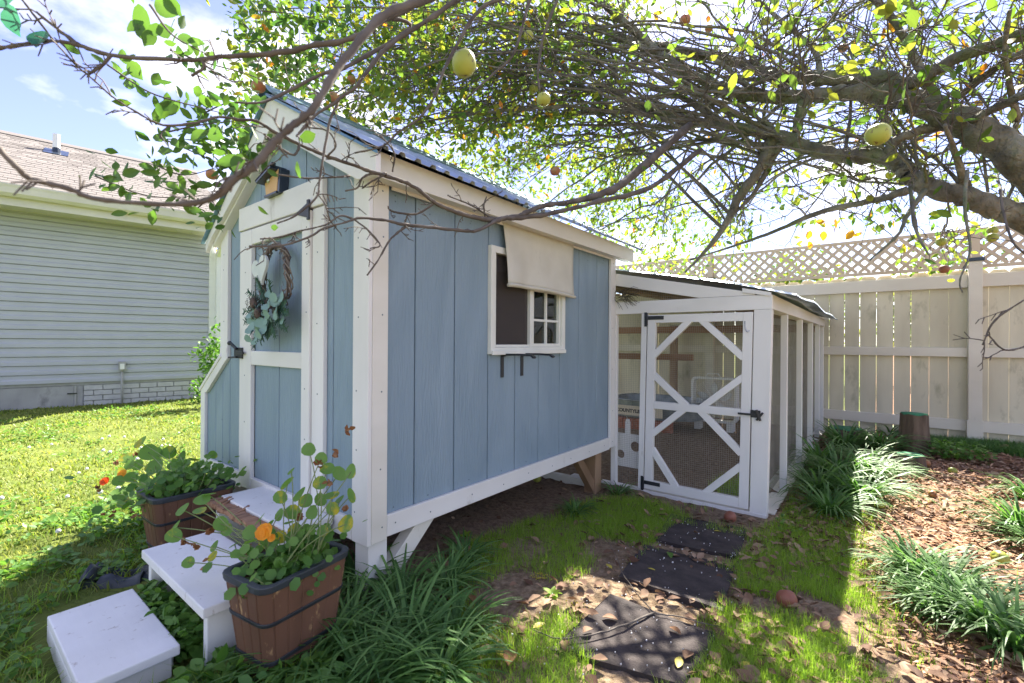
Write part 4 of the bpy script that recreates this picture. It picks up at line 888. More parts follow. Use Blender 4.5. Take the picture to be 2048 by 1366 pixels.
# roof deck and shingles
PT = .49; ey0, ez0 = -.53, 2.86
def rf(y): return ez0+PT*(y-ey0)
hp2(MB().prism([(ey0, rf(ey0)-.02), (3.0, rf(3.0)-.02), (6.6, rf(3)-.02-PT*3.6), (6.6, rf(3)-.12-PT*3.6), (3.0, rf(3)-.12), (ey0+.02, rf(ey0)-.07)][::-1], 'X', X0, X1+.15), 'roof_deck', SHBASE)
SH = []; sl = math.hypot(1, PT); course = .135; ncs = int((3.0-ey0)*sl/course)
for r_ in range(ncs):
    y = ey0-.02+r_*course/sl; x = X1+.16-.17*((r_*.37) % 1)
    xx = X1+.16
    first = True
    while xx > X0:
        w_ = .165 if not first else max(.03, .165*((r_*.37) % 1)); first = False
        SH.append((xx-w_, y, w_)); xx -= w_+.006
def shmesh(w_, th): return MB().prism([(0, .004), (0, .004+th), (course/sl+.03, .004+(course/sl+.03)*PT+th*.2), (course/sl+.03, .004+(course/sl+.03)*PT-.004)], 'X', 0, w_)
hc = np.array([.1, -8.6])   # camera seen from the house frame, roughly
vis = [s_ for s_ in SH if s_[0] > -.9]; vis.sort(key=lambda s_: (s_[0]-1.0)**2*.2+(s_[1]+6)**2)
top300 = vis[:290]; ts = set(id(s_) for s_ in top300); sm_ = [shmesh(.165, t).mesh('shingle', SHING) for t in (.006, .009, .007)]
for s_ in top300:
    me = sm_[rng.integers(3)] if abs(s_[2]-.165) < 1e-6 else shmesh(s_[2], .007).mesh('shingle', SHING)
    o = bpy.data.objects.new('shingle', me); COL.objects.link(o); o.parent = house; o.location = (s_[0], s_[1], rf(s_[1])-.012)
rest = MB()
for s_ in SH:
    if id(s_) in ts: continue
    b = shmesh(s_[2], float(rng.choice([.006, .009]))); rest.add(b.v[0]+np.array([s_[0], s_[1], rf(s_[1])-.012]), b.f)
hp2(rest, 'shingles', SHING, 0, 'stuff')
hp2(MB().prism([(2.85, rf(2.85)+.0), (3.0, rf(3.0)+.012), (3.15, rf(2.85)+.0), (3.15, rf(2.85)+.012), (3.0, rf(3.0)+.03), (2.85, rf(2.85)+.014)], 'X', X0, X1+.16), 'ridge_shingles', SHING)
vp = MB(); vp.tube([(.40, 2.2, rf(2.2)-.05), (.40, 2.2, rf(2.2)+.30)], .05, 12, smooth=False); hp2(vp, 'vent_pipe', WPVC)
vb = MB(); vb.tube([(.40, 2.2, rf(2.2)-.06), (.40, 2.2, rf(2.2)+.09)], [.075, .045], 12, smooth=False); vb.beam((.40, 1.98, rf(1.98)+.006), (.40, 2.36, rf(2.36)+.006), .3, .006, (0, 0, 1)); hp2(vb, 'vent_flashing', NAVY)
ob = thing('outlet_box', 'small grey outdoor outlet box with conduit fixed low on the grey house wall', 'outlet box', tuple(np.array([-.45, 7.38, 0])+np.array([math.cos(math.radians(-10))*1.21, math.sin(math.radians(-10))*1.21, .5])), math.radians(-10), local=True)
MB().box(-.042, .042, -.085, -.02, .05, .18).build('box', CONC, ob, .005); MB().box(-.025, .025, -.092, -.0855, .07, .15).build('cover', WPVC, ob, .003)
MB().tube([(0, -.05, .05), (0, -.05, -.5)], .015, 8).build('conduit', CONC, ob)

# ------------------------------------------------------------------ stumps, mats
def stump(x, y, r, z1, lab, z0=-.12):
    t = thing('tree_stump', lab, 'stump', (x, y, float(gz(x, y))), 0, 'tree stumps beside the fence')
    n = 28; mb = MB(); V = []
    ph = rng.uniform(0, 6, 3)
    def rad(a, k): return r*k*(1+.05*math.sin(3*a+ph[0])+.04*math.sin(7*a+ph[1])+.02*math.sin(13*a+ph[2]))
    zs = np.linspace(z0, z1, 7)
    for z in zs:
        k = 1+.30*max(0, (z1-z)/(z1-z0))**1.6
        for j in range(n): a = 2*PI*j/n; V.append((x+rad(a, k)*math.cos(a), y+rad(a, k)*math.sin(a), z+.006*math.sin(5*a)))
    mb.add(V, [(i*n+j, i*n+(j+1) % n, (i+1)*n+(j+1) % n, (i+1)*n+j) for i in range(6) for j in range(n)], 0, True); mb.build('bark', STUMPB, t)
    mb = MB(); V = [(x+rad(2*PI*j/n, .97)*math.cos(2*PI*j/n), y+rad(2*PI*j/n, .97)*math.sin(2*PI*j/n), z1+.006*math.sin(5*2*PI*j/n)+.001) for j in range(n)]; V += [(x+rad(2*PI*j/n, .9)*math.cos(2*PI*j/n), y+rad(2*PI*j/n, .9)*math.sin(2*PI*j/n), z1+.012) for j in range(n)]+[(x, y, z1+.013)]
    mb.add(V, [(j, (j+1) % n, n+(j+1) % n, n+j) for j in range(n)]+[(n+j, n+(j+1) % n, 2*n) for j in range(n)], 0, True); mb.build('cut_top', MOSS, t)
stump(4.95, -1.83, .105, .315, 'tallest stump with dark bark and green top standing against the fence')
stump(5.25, -1.27, .155, .065, 'low wide stump with green top beside the far end of the run')
stump(4.15, -1.77, .095, .055, 'small low green-topped stump in front of the tall stump')

def slab(name, lab, corners):
    c = np.mean([p[:2] for p in corners], axis=0); m = MB(); n = 9; V = []
    P = [np.array(p[:2]) for p in corners]
    for top_ in (1, 0):
        for i in range(n):
            for j in range(n):
                u, v = i/(n-1), j/(n-1); p = (1-u)*(1-v)*P[0]+u*(1-v)*P[1]+u*v*P[2]+(1-u)*v*P[3]
                ex_ = (.004*math.sin(17*p[0]+9*p[1]) if 0 < i < n-1 and 0 < j < n-1 else -.002)
                V.append((p[0], p[1], float(gz(*p))+(.017+ex_+.004*math.sin(5*p[0]+3*p[1]) if top_ else -.01)))
    N2 = n*n; F = [(i*n+j, (i+1)*n+j, (i+1)*n+j+1, i*n+j+1) for i in range(n-1) for j in range(n-1)]
    per = [i*n for i in range(n)]+[(n-1)*n+j for j in range(1, n)]+[i*n+n-1 for i in range(n-2, -1, -1)]+[j for j in range(n-2, 0, -1)]
    F += [(per[k], per[(k+1) % len(per)], N2+per[(k+1) % len(per)], N2+per[k]) for k in range(len(per))]
    m.add(V, F); return rebase(tag(m.build(name, RUB, None, .004), lab, 'rubber mat', 'black rubber stepping mats'), (c[0], c[1], float(gz(*c))))
m1 = slab('rubber_mat', 'square black rubber mat nearest the run gate', [gp(1343, 1033), gp(1493, 1062), gp(1475, 1118), gp(1308, 1082)])
m2 = slab('rubber_mat', 'middle square black rubber mat of the row leading to the gate', [gp(1290, 1093), gp(1468, 1138), gp(1443, 1230), gp(1238, 1162)])
m3 = slab('rubber_mat', 'nearest black rubber mat dappled by sun and crossed by a twig', [gp(1222, 1198), gp(1432, 1275), gp(1388, 1385), gp(1100, 1305)])

# ------------------------------------------------------------------ apples
def apple(p, r, m, lab, stalk=True, kind='apple', group=None, flat=.95):
    t = MB(); ph = rng.uniform(0, 6)
    t.sphere((0, 0, 0), r, 18, 14, (1, 1, flat), 0, lambda th, p_: (1-.16*math.exp(-(th/.35)**2)-.10*math.exp(-((PI-th)/.3)**2))*(1+.02*math.sin(2*p_+ph)+.015*math.sin(5*p_)*math.sin(th)))
    if group is None: group = 'apples hanging in the tree' if stalk else 'fallen apples'
    a = thing('apple', lab, 'apple', tuple(p), 0, group); o = t.build('flesh', m, a, off=(0, 0, 0)); o.rotation_euler = (rng.uniform(-.4, .4), rng.uniform(-.3, .3), rng.uniform(0, 6))
    if stalk: MB().tube([(0, 0, r*.8), (.001, .002, r*1.1), (.004, .0, r*1.5)], .0015, 5).build('stalk', TWIG, a, off=(0, 0, 0))
    else:
        o.rotation_euler = (rng.uniform(.5, 2.4), rng.uniform(-.8, .8), rng.uniform(0, 6))
        MB().tube([(0, 0, r*.8), (.001, .002, r*1.05)], .0013, 5).build('stalk', TWIG, o, off=(0, 0, 0)) if False else None
    return a
HANG = [(928, 127, 24, .030, APPG, 'largest yellow-green apple with brown spots hanging above the shed roof'), (1087, 199, 14, .031, APPG, 'blushed green apple hanging right of the largest one above the roof'),
 (1756, 269, 22, .031, APPG, 'big speckled yellow-green apple hanging in front of the two thick limbs'), (517, 173, 13, .029, APPR, 'red-blushed apple hanging just left of the shed roof peak'),
 (1067, 178, 9, .030, APPG, 'small green apple half hidden behind the blushed one'), (1057, 71, 10, .029, APPG, 'green apple hanging high above the roof between thin twigs'),
 (1370, 40, 11, .030, APPR, 'reddish apple near the top edge above the thick limb'), (1110, 342, 10, .030, APPR, 'small russet apple low among the branches above the roof'),
 (668, 196, 12, .030, APPR, 'russet apple behind the twigs just right of the roof peak'), (424, 349, 11, .029, APPR, 'dull apple among green leaves left of the shed gable'),
 (1532, 42, 9, .028, APPG, 'pale green apple near top edge in the middle of the open sky'), (1418, 57, 8, .028, APPR, 'small red apple right of the reddish one at the top'),
 (1888, 538, 9, .029, APPS, 'shrivelled red apple hanging in front of the fence post'), (1985, 461, 9, .028, APPG, 'pale green apple hanging before the lattice at right, upper of a close pair'),
 (1985, 475, 10, .029, APPG, 'pale green apple hanging before the lattice at right, lower of a close pair'), (1686, 96, 9, .028, APPR, 'dull red apple above the thick limb in the right part of the crown'),
 (1882, 484, 9, .029, APPG, 'green apple hanging left of the fence post before the lattice'), (1760, 455, 8, .029, APPG, 'small green apple hanging before the lattice in the middle of the panel'),
 (1305, 270, 8, .029, APPG, 'small yellow apple left of the dark limb end'), (703, 160, 9, .03, APPR, 'brownish apple among leaves above the roof peak')]
for (x, y, rp_, r, m, lab) in HANG:
    d = min(4.6, max(1.0, r*FPX/rp_)); apple(dep(x, y, d), r, m, lab, flat=1.12 if x == 928 else .95)
FALL = [(1573, 1200, 22, APPS, 'large brown-red fallen apple lying in sunlit grass right of the mats'), (1460, 1037, 12, APPS, 'red fallen apple at the foot of the run gate'), (1852, 927, 11, APPR, 'red-orange fallen apple on wood chips near the small stump'),
 (2000, 1118, 18, APPG, 'yellow-green fallen apple at right between the liriope clumps'), (1905, 944, 8, APPG, 'green fallen apple on wood chips near the fence'), (1793, 943, 7, APPG, 'small green fallen apple left on the wood chips near the stump'),
 (1752, 872, 8, APPS, 'brown fallen apple beside the low wide stump'), (1762, 1013, 8, APPG, 'green fallen apple at the edge of the liriope on the wood chips'), (1074, 958, 9, APPG, 'small yellow-green apple lying in shade under the shed'),
 (1865, 990, 7, APPR, 'orange rotten apple in the middle of the wood chips'), (2010, 897, 8, APPS, 'pinkish fallen apple in the ground cover at the foot of the fence')]
for (x, y, rp_, m, lab) in FALL:
    p = gp(x, y+rp_*.6); d = (p-CAM)@FW; r = min(.036, max(.024, rp_*d/FPX)); apple((p[0], p[1], float(gz(p[0], p[1]))+r*.85), r, m, lab, False)

# ------------------------------------------------------------------ the apple tree overhead
def smooth(P, k=6):
    P = np.asarray(P, float); n = len(P)
    if n < 3: return np.array([P[0]+(P[-1]-P[0])*t for t in np.linspace(0, 1, k+1)])
    out = []
    Q = np.vstack([2*P[0]-P[1], P, 2*P[-1]-P[-2]])
    for i in range(1, n):
        a, b, c, d = Q[i-1], Q[i], Q[i+1], Q[i+2]
        for t in np.linspace(0, 1, k, endpoint=False): out.append(.5*((2*b)+(c-a)*t+(2*a-5*b+4*c-d)*t*t+(3*b-a-3*c+d)*t**3))
    out.append(P[-1]); return np.array(out)
tree = thing('apple_tree', 'spreading old apple tree with mossy arching limbs, bare twigs and yellow-green leaves over the shed', 'tree', tuple(dep(2456, 1150, 2.25)))
tree.location.z = -.05
def path(lst): return np.array([dep(x, y, d) for (x, y, d, _) in lst]), np.array([w_/2*d/FPX*(.73 if w_ > 20 else .88) for (_, _, d, w_) in lst])
LIMBS = []
def limb(lst, name='branch', n=9, k=6, mtl=None, rough_=.035):
    P, R = path(lst); PS = smooth(P, k); RS = np.interp(np.linspace(0, 1, len(PS)), np.linspace(0, 1, len(R)), R)
    RS = RS*(1+rough_*np.sin(np.arange(len(RS))*2.3+rng.uniform(0, 6))+rng.normal(size=len(RS))*rough_)
    PS[1:-1] += rng.normal(size=(len(PS)-2, 3))*RS[1:-1, None]*.10
    MB().tube(PS, RS, n).build(name, mtl or BARK, tree); LIMBS.append((PS, RS)); return PS, RS
A = limb([(2400, 700, 2.25, 125), (2230, 500, 2.2, 105), (2048, 329, 2.22, 86), (1977, 274, 2.28, 80), (1904, 234, 2.36, 72), (1831, 205, 2.45, 60), (1757, 188, 2.55, 50), (1703, 185, 2.62, 42), (1629, 192, 2.75, 38), (1556, 194, 2.85, 34), (1483, 188, 2.95, 30), (1410, 163, 3.05, 26), (1337, 121, 3.15, 22), (1290, 80, 3.3, 18), (1220, 20, 3.4, 15), (1130, -60, 3.6, 10)], 'limb', 14)
A2 = limb([(1800, 180, 2.5, 40), (1776, 162, 2.53, 50), (1721, 154, 2.6, 42), (1648, 157, 2.7, 36), (1593, 156, 2.8, 30), (1538, 143, 2.9, 27), (1483, 127, 3.0, 24), (1391, 106, 3.1, 20), (1300, 92, 3.3, 17), (1200, 60, 3.5, 14), (1080, 45, 3.8, 10), (930, 60, 4.2, 6)], 'limb', 10)
B = limb([(2440, 730, 2.3, 110), (2250, 560, 2.3, 84), (2048, 439, 2.3, 62), (1977, 410, 2.32, 56), (1904, 386, 2.36, 50), (1849, 372, 2.42, 48), (1820, 350, 2.46, 46), (1794, 325, 2.5, 42), (1739, 313, 2.58, 40), (1666, 309, 2.68, 38), (1611, 293, 2.76, 36), (1556, 271, 2.85, 34), (1501, 259, 2.93, 28), (1428, 248, 3.02, 22), (1355, 234, 3.12, 18), (1290, 224, 3.25, 14), (1180, 225, 3.45, 11), (1050, 240, 3.8, 8), (900, 275, 4.2, 5)], 'limb', 12)
C = limb([(1812, 170, 2.47, 40), (1850, 150, 2.35, 34), (1922, 112, 2.2, 32), (2000, 86, 2.1, 33), (2070, 66, 2.0, 34), (2300, 40, 2.0, 40), (2440, 300, 2.1, 50), (2440, 640, 2.22, 70)], 'limb', 10)
for l in ([(1790, 330, 2.5, 24), (1780, 290, 2.5, 24), (1830, 264, 2.45, 24), (1886, 250, 2.4, 28)],
          [(1545, 275, 2.87, 34), (1535, 305, 2.9, 36), (1518, 340, 2.92, 26), (1483, 388, 3.0, 20), (1446, 457, 3.1, 14), (1408, 505, 3.2, 8), (1370, 545, 3.3, 4)],
          [(1560, 285, 2.85, 18), (1545, 320, 2.9, 15), (1520, 366, 2.95, 11), (1495, 402, 3.0, 8), (1440, 455, 3.1, 5)],
          [(1815, 380, 2.45, 26), (1780, 393, 2.5, 18), (1739, 402, 2.6, 14), (1629, 428, 2.85, 12), (1560, 458, 3.0, 9), (1483, 487, 3.2, 6), (1380, 520, 3.4, 4)],
          [(1595, 262, 2.78, 26), (1600, 225, 2.76, 24), (1612, 195, 2.75, 24)],
          [(2120, 160, 1.9, 26), (2048, 190, 2.0, 24), (2000, 212, 2.1, 20), (1951, 236, 2.25, 16), (1930, 245, 2.33, 14)],
          [(2200, 60, 2.0, 26), (2048, 106, 2.15, 22), (1977, 146, 2.3, 18), (1922, 190, 2.4, 14), (1890, 215, 2.4, 10)],
          [(1300, 176, 3.2, 8), (1355, 190, 3.1, 12), (1402, 218, 3.05, 15), (1424, 243, 3.02, 16)],
          [(1500, 120, 2.95, 10), (1560, 165, 2.9, 16), (1575, 200, 2.84, 18), (1500, 175, 2.9, 12), (1430, 120, 3.0, 9), (1330, 90, 3.2, 7), (1200, 80, 3.5, 5)],
          [(1860, 180, 2.42, 20), (1800, 60, 2.4, 16), (1740, -10, 2.4, 14), (1650, -70, 2.5, 10)],
          [(1640, 160, 2.7, 14), (1628, 100, 2.8, 12), (1560, 40, 2.9, 9), (1480, -30, 3.1, 6)],
          [(2035, 240, 2.2, 14), (2020, 170, 2.1, 12), (2010, 100, 2.0, 10), (2020, 20, 1.9, 8)],
          [(1930, 375, 2.36, 34), (1925, 355, 2.3, 22), (1905, 290, 2.2, 10), (1890, 250, 2.1, 8)]):
    limb(l, 'branch', 8, 5)
# near branches hanging in front of the shed
NEAR = [
 [(1010, -60, 1.0, 30), (860, -5, .85, 22), (770, 30, .78, 20), (700, 105, .72, 18), (655, 170, .68, 17), (622, 222, .66, 16), (585, 252, .65, 16), (549, 283, .64, 18), (513, 327, .63, 19), (465, 362, .62, 17), (432, 393, .62, 15), (366, 408, .61, 12), (275, 406, .6, 10), (183, 396, .6, 11), (139, 377, .59, 12), (66, 359, .58, 13), (37, 338, .57, 13), (-10, 290, .56, 13)],
 [(960, -60, 1.2, 16), (830, 10, 1.05, 13), (760, 45, 1.0, 12), (700, 77, .97, 12), (622, 92, .95, 12), (586, 101, .94, 12), (513, 110, .93, 11), (439, 113, .92, 10), (403, 119, .92, 11), (330, 119, .91, 8), (220, 110, .9, 9), (157, 90, .9, 9), (110, 82, .89, 6), (59, 86, .88, 7), (-10, 98, .88, 8)],
 [(157, 90, .9, 11), (115, 58, .9, 7), (73, 24, .89, 6)],
 [(222, 110, .9, 9), (204, 132, .9, 6), (176, 150, .9, 5)],
 [(1380, 250, 2.75, 22), (1277, 340, 2.45, 19), (1222, 381, 2.25, 17), (1149, 403, 2.1, 13), (1094, 410, 1.95, 12), (1058, 423, 1.85, 11), (1032, 433, 1.8, 11), (984, 439, 1.7, 11), (948, 434, 1.62, 10), (911, 423, 1.55, 10), (871, 406, 1.5, 9), (834, 377, 1.45, 9), (801, 361, 1.42, 9), (746, 344, 1.36, 9), (710, 331, 1.32, 8), (651, 311, 1.27, 8), (600, 289, 1.22, 8), (549, 264, 1.18, 8), (513, 242, 1.15, 7), (483, 240, 1.13, 7), (439, 234, 1.1, 6), (395, 245, 1.07, 6), (348, 251, 1.04, 6), (315, 247, 1.02, 5), (278, 227, 1.0, 4.5), (234, 200, .98, 4), (205, 176, .96, 4), (176, 150, .95, 4), (154, 132, .94, 4), (117, 92, .93, 4), (99, 70, .92, 5), (59, 18, .9, 5), (30, -20, .9, 5)],
 [(1400, 300, 2.7, 12), (1300, 375, 2.4, 11), (1200, 402, 2.15, 11), (1110, 425, 1.95, 10), (1032, 436, 1.8, 11), (1003, 437, 1.72, 10), (955, 461, 1.62, 8), (915, 460, 1.56, 8), (856, 454, 1.48, 7), (809, 449, 1.42, 7), (772, 441, 1.38, 7), (721, 436, 1.33, 6), (690, 445, 1.3, 5), (648, 456, 1.27, 4.5), (622, 472, 1.25, 4.5), (567, 490, 1.22, 4.5), (498, 493, 1.18, 5)],
 [(708, 438, 1.32, 5), (680, 432, 1.3, 4.5), (650, 450, 1.28, 4), (600, 462, 1.25, 4), (560, 474, 1.23, 4), (520, 478, 1.2, 3.5)],
 [(815, 450, 1.43, 7), (790, 470, 1.4, 5), (778, 482, 1.38, 4.5), (757, 519, 1.36, 4), (734, 551, 1.35, 3.5)],
 [(710, 440, 1.32, 4), (738, 462, 1.33, 3.5), (760, 490, 1.34, 3.5), (740, 497, 1.34, 3)],
 [(1080, -30, 1.6, 11), (988, 2, 1.5, 9), (951, 29, 1.46, 9), (915, 88, 1.42, 8), (888, 140, 1.38, 7), (870, 190, 1.36, 6), (840, 235, 1.34, 5.5), (800, 262, 1.32, 5), (765, 292, 1.3, 4.5), (709, 306, 1.28, 3.5)],
 [(970, -40, 1.4, 12), (870, 30, 1.32, 11), (800, 75, 1.28, 10), (760, 110, 1.25, 10), (729, 150, 1.22, 9), (712, 174, 1.2, 8), (686, 192, 1.19, 8), (666, 209, 1.18, 7), (635, 227, 1.16, 6.5), (604, 260, 1.14, 6), (593, 273, 1.13, 5)],
 [(676, 205, 1.19, 7), (661, 238, 1.17, 6), (650, 293, 1.16, 5.5), (639, 359, 1.15, 5), (633, 394, 1.14, 4.5), (591, 431, 1.12, 4), (554, 447, 1.1, 3.5)],
 [(632, 385, 1.14, 3.5), (648, 405, 1.15, 3), (656, 428, 1.16, 3), (662, 445, 1.17, 3)],
 [(1075, -20, 1.9, 9), (1058, 5, 1.9, 8), (1039, 73, 1.85, 7), (1021, 117, 1.82, 6), (984, 150, 1.8, 5), (930, 200, 1.75, 4)],
 [(1125, -20, 2.0, 8), (1113, 5, 2.0, 7), (1087, 73, 1.98, 6), (1076, 146, 1.96, 5), (1080, 183, 1.95, 4)],
 [(760, 30, 1.5, 10), (820, 55, 1.6, 9), (700, 130, 1.45, 9), (640, 150, 1.4, 8), (560, 190, 1.35, 7), (520, 205, 1.3, 5), (470, 205, 1.25, 4)],
 [(403, 119, .92, 10), (408, 135, .92, 6), (383, 152, .92, 6)],
 [(600, 289, 1.22, 7), (585, 310, 1.2, 5), (540, 280, 1.2, 5), (528, 268, 1.18, 4)],
 [(749, 345, 1.36, 5), (725, 355, 1.35, 4), (715, 375, 1.35, 4), (690, 382, 1.34, 3.5)],
 [(772, 348, 1.38, 5), (745, 362, 1.37, 4.5), (724, 377, 1.36, 3.5)],
 [(700, 352, 1.32, 5), (660, 355, 1.28, 4), (610, 356, 1.24, 4), (554, 349, 1.2, 3.5)],
 [(656, 311, 1.27, 5), (672, 290, 1.26, 4), (655, 262, 1.25, 3.5), (620, 255, 1.24, 3.5), (606, 252, 1.22, 3)],
 [(870, 406, 1.5, 5), (835, 427, 1.47, 5), (800, 426, 1.45, 5), (780, 420, 1.43, 4), (776, 412, 1.42, 3)],
 [(985, 438, 1.7, 4), (945, 412, 1.62, 3.5), (905, 395, 1.58, 3.5), (895, 390, 1.57, 3)],
 [(785, 344, 1.4, 4), (788, 305, 1.38, 4), (760, 270, 1.36, 3)],
 [(970, 435, 1.68, 4), (968, 412, 1.66, 3.5), (973, 393, 1.66, 3)],
 [(2048, 600, 1.3, 4), (1990, 640, 1.32, 5), (1965, 690, 1.34, 3)], [(2060, 690, 1.3, 5), (2010, 700, 1.3, 4), (1975, 668, 1.3, 3)],
 [(2070, 520, 1.6, 6), (2030, 490, 1.6, 5), (2010, 440, 1.65, 5), (2000, 380, 1.7, 5)],
 [(1935, 340, 1.9, 8), (1930, 420, 1.85, 7), (1940, 500, 1.8, 5), (1920, 560, 1.75, 4), (1925, 585, 1.74, 3)],
 [(1820, 370, 2.3, 9), (1828, 440, 2.2, 9), (1840, 480, 2.15, 6), (1858, 510, 2.1, 3)],
 [(1850, 380, 2.35, 12), (1815, 430, 2.3, 10), (1795, 470, 2.25, 7), (1740, 520, 2.2, 4)],
]
for l in NEAR: limb(l, 'branch', 7, 6, BARK if l[0][2] > 1.75 and l[0][0] > 1500 else TWIG, .09)
# secondary branches sweeping out of the limbs
def clear(P):      # keep branches out of the shed, run and house
    x, y, z = P.T
    ins = (x > -.3) & (x < 2.5) & (y > -.35) & (y < 1.75) & (z < 2.36); ins |= (x > 2.0) & (x < 5.9) & (y > -1.4) & (z < 1.75); return not ins.any()
SEC = []
def bez(a, c, b, n=12):
    t = np.linspace(0, 1, n)[:, None]; return (1-t)**2*a+2*t*(1-t)*c+t*t*b
hub = np.concatenate([A[0][48:], A2[0][18:], B[0][48:], LIMBS[4][0], LIMBS[5][0][4:]]); hubr = np.concatenate([B[0][14:], A[0][12:40]])
def grow(pool, n, xr, yr, dr, r0, lift, maxlen=3.4):
    k = 0; tries = 0
    while k < n and tries < n*14:
        tries += 1; a = pool[rng.integers(len(pool))]; b = dep(rng.uniform(*xr), rng.uniform(*yr), rng.uniform(*dr)); ln = np.linalg.norm(b-a)
        if ln > maxlen or ln < .5: continue
        c = (a+b)/2+np.array([0, 0, lift*ln*rng.uniform(.4, 1.3)])+rng.normal(size=3)*.10*ln; P = bez(a, c, b, 14); P[1:] += np.cumsum(rng.normal(size=(13, 3))*.019, axis=0)
        if not clear(P): continue
        R = np.linspace(r0*rng.uniform(.7, 1.3), .0034, 14); MB().tube(P, R, 5, cap=False).build('branch', BARK, tree); SEC.append((P, R)); k += 1
        if rng.random() < .55:
            i = rng.integers(4, 9); T0 = unit(P[i+1]-P[i]); e = P[i]+unit(T0+rng.normal(size=3)*.45)*ln*rng.uniform(.25, .5); Q = bez(P[i], (P[i]+e)/2+rng.normal(size=3)*.05, e, 14); Q[1:] += np.cumsum(rng.normal(size=(13, 3))*.010, axis=0)
            if clear(Q): R2 = np.linspace(R[i]*.75, .0028, 14); MB().tube(Q, R2, 5, cap=False).build('branch', BARK, tree); SEC.append((Q, R2))
grow(hub, 46, (480, 1150), (-60, 330), (2.6, 5.2), .0105, .16)
grow(hub, 32, (950, 1480), (250, 540), (3.2, 5.4), .0105, .18)
grow(hub, 10, (1150, 1700), (-60, 200), (2.3, 4.2), .008, .12)
grow(hubr, 30, (1380, 2100), (250, 520), (2.6, 5.0), .0075, .20)
grow(hubr, 22, (1600, 2150), (-80, 200), (1.7, 3.6), .007, .10)
nl0 = len(SEC); grow(hub, 30, (600, 1250), (60, 400), (2.5, 3.7), .008, .12); BARE_SEC = set(range(nl0, len(SEC)))
# twigs: one mass; leaves follow
TW = MB(); leafp = []; leafd = []; tips = []
def twig(p, d, ln, r, droop=.25, leafy=1.0):
    n = 6; P = [p]; d = unit(d)
    for i in range(n-1):
        d = unit(d+rng.normal(size=3)*.17+np.array([0, 0, -droop*.12])); P.append(P[-1]+d*ln/(n-1))
    P = np.array(P)
    if not clear(P): return None
    TW.tube(P, np.linspace(r, .0011, n), 3, cap=False)
    for i in range(1, n):
        if rng.random() < .6: q = P[i]; dd = unit(np.cross(d, rng.normal(size=3)))*.5+d*.6; TW.tube([q, q+dd*rng.uniform(.012, .035)], [.0016, .0012], 3, cap=False)
    for i in range(2, n): 
        leafp.append((P[i], d, leafy))
    return P
def px_of(p):
    v = p-CAM; z = v@FW; return 1024+FPX*(v@RT)/z, 683-FPX*(v@UP)/z, z
def leafy_at(p):      # the crown is dense on the left and thin on the right, like the real tree
    x, y, z = px_of(p); 
    base = .8 if x < 1150 else .55 if x < 1350 else .26
    if x > 1350 and y > 330: base = .26
    return base
for si_, (P, R) in enumerate(SEC):
    T = np.gradient(P, axis=0); bare_ = .25 if si_ in BARE_SEC else 1.0
    for _ in range(rng.integers(7, 11)):
        i = rng.integers(5, 14); d = unit(T[i])*.9+unit(rng.normal(size=3))*.9+np.array([0, 0, .12]); q = twig(P[i], d, rng.uniform(.18, .52), .0036, .3, leafy_at(P[i])*bare_)
        if q is not None and rng.random() < .7: twig(q[3], unit(q[4]-q[2])+rng.normal(size=3)*.6, rng.uniform(.12, .3), .0024, .3, leafy_at(q[3])*bare_)
    d = unit(T[-1]); twig(P[-1], d, .3, .0028, .3, leafy_at(P[-1]))
for (PS, RS) in LIMBS[:17]:
    for _ in range(10):
        i = rng.integers(len(PS)//4, len(PS)-1); twig(PS[i], rng.normal(size=3)+np.array([0, 0, .6]), rng.uniform(.2, .6), .004, .3, .3)
for (PS, RS) in LIMBS[17:]:
    for _ in range(max(3, len(PS)//8)):
        i = rng.integers(2, len(PS)-1); T = unit(PS[i]-PS[i-1]); twig(PS[i], T+rng.normal(size=3)*.9, rng.uniform(.02, .09)*min(1, np.linalg.norm(PS[i]-CAM)/1.4)**1.5, .0018, .2, 0)
for (PS, RS) in (A, A2, B, C, LIMBS[5]):
    for _ in range(5):
        i = rng.integers(6, len(PS)-8); d = unit(rng.normal(size=3)-FW*.8); c = PS[i]+d*RS[i]*.75; ph = rng.uniform(0, 6)
        MB().sphere(c, RS[i]*rng.uniform(.3, .5), 10, 7, (1, 1, .8), 0, lambda th, p_: 1+.2*math.sin(3*p_+ph)*math.sin(2*th)).build('knot', BARK, tree)
o = TW.build('twigs', TWIG, tree); o['kind'] = 'stuff'

LT = np.array([[0, 0, 0], [.22, .17, .02], [.55, .24, .03], [.82, .13, .0], [1, 0, -.07], [.82, -.13, .0], [.55, -.24, .03], [.22, -.17, .02], [.5, 0, -.035]])
LFq = np.array([[0, 8, 2, 1], [8, 4, 3, 2], [0, 7, 6, 8], [8, 6, 5, 4]])
def leaves(P, D, Nn, Sz, tmpl=LT, faces=LFq, wid=1.0):
    P = np.asarray(P, float); D = unit(np.asarray(D, float)); Nn = np.asarray(Nn, float); side = unit(np.cross(D, Nn)); up = np.cross(side, D)
    Sz = np.asarray(Sz)[:, None, None]
    V = P[:, None, :]+Sz*(tmpl[None, :, 0:1]*D[:, None, :]+wid*tmpl[None, :, 1:2]*side[:, None, :]+tmpl[None, :, 2:3]*up[:, None, :])
    n = len(tmpl); F = faces[None]+(np.arange(len(P))*n)[:, None, None]; return V.reshape(-1, 3), F.reshape(-1, faces.shape[1])
lp_, ld_, ls_ = [], [], []; HUBC = dep(1440, 190, 3.0)
for (p, d, lf) in leafp:
    k = rng.poisson(1.35*lf*(.35 if np.linalg.norm(p-HUBC) < .75 else 1))
    for _ in range(k):
        dd = unit(d*.4+rng.normal(size=3)*.8+np.array([0, 0, -.45])); lp_.append(p+rng.normal(size=3)*.03); ld_.append(dd); ls_.append(rng.uniform(.045, .08))
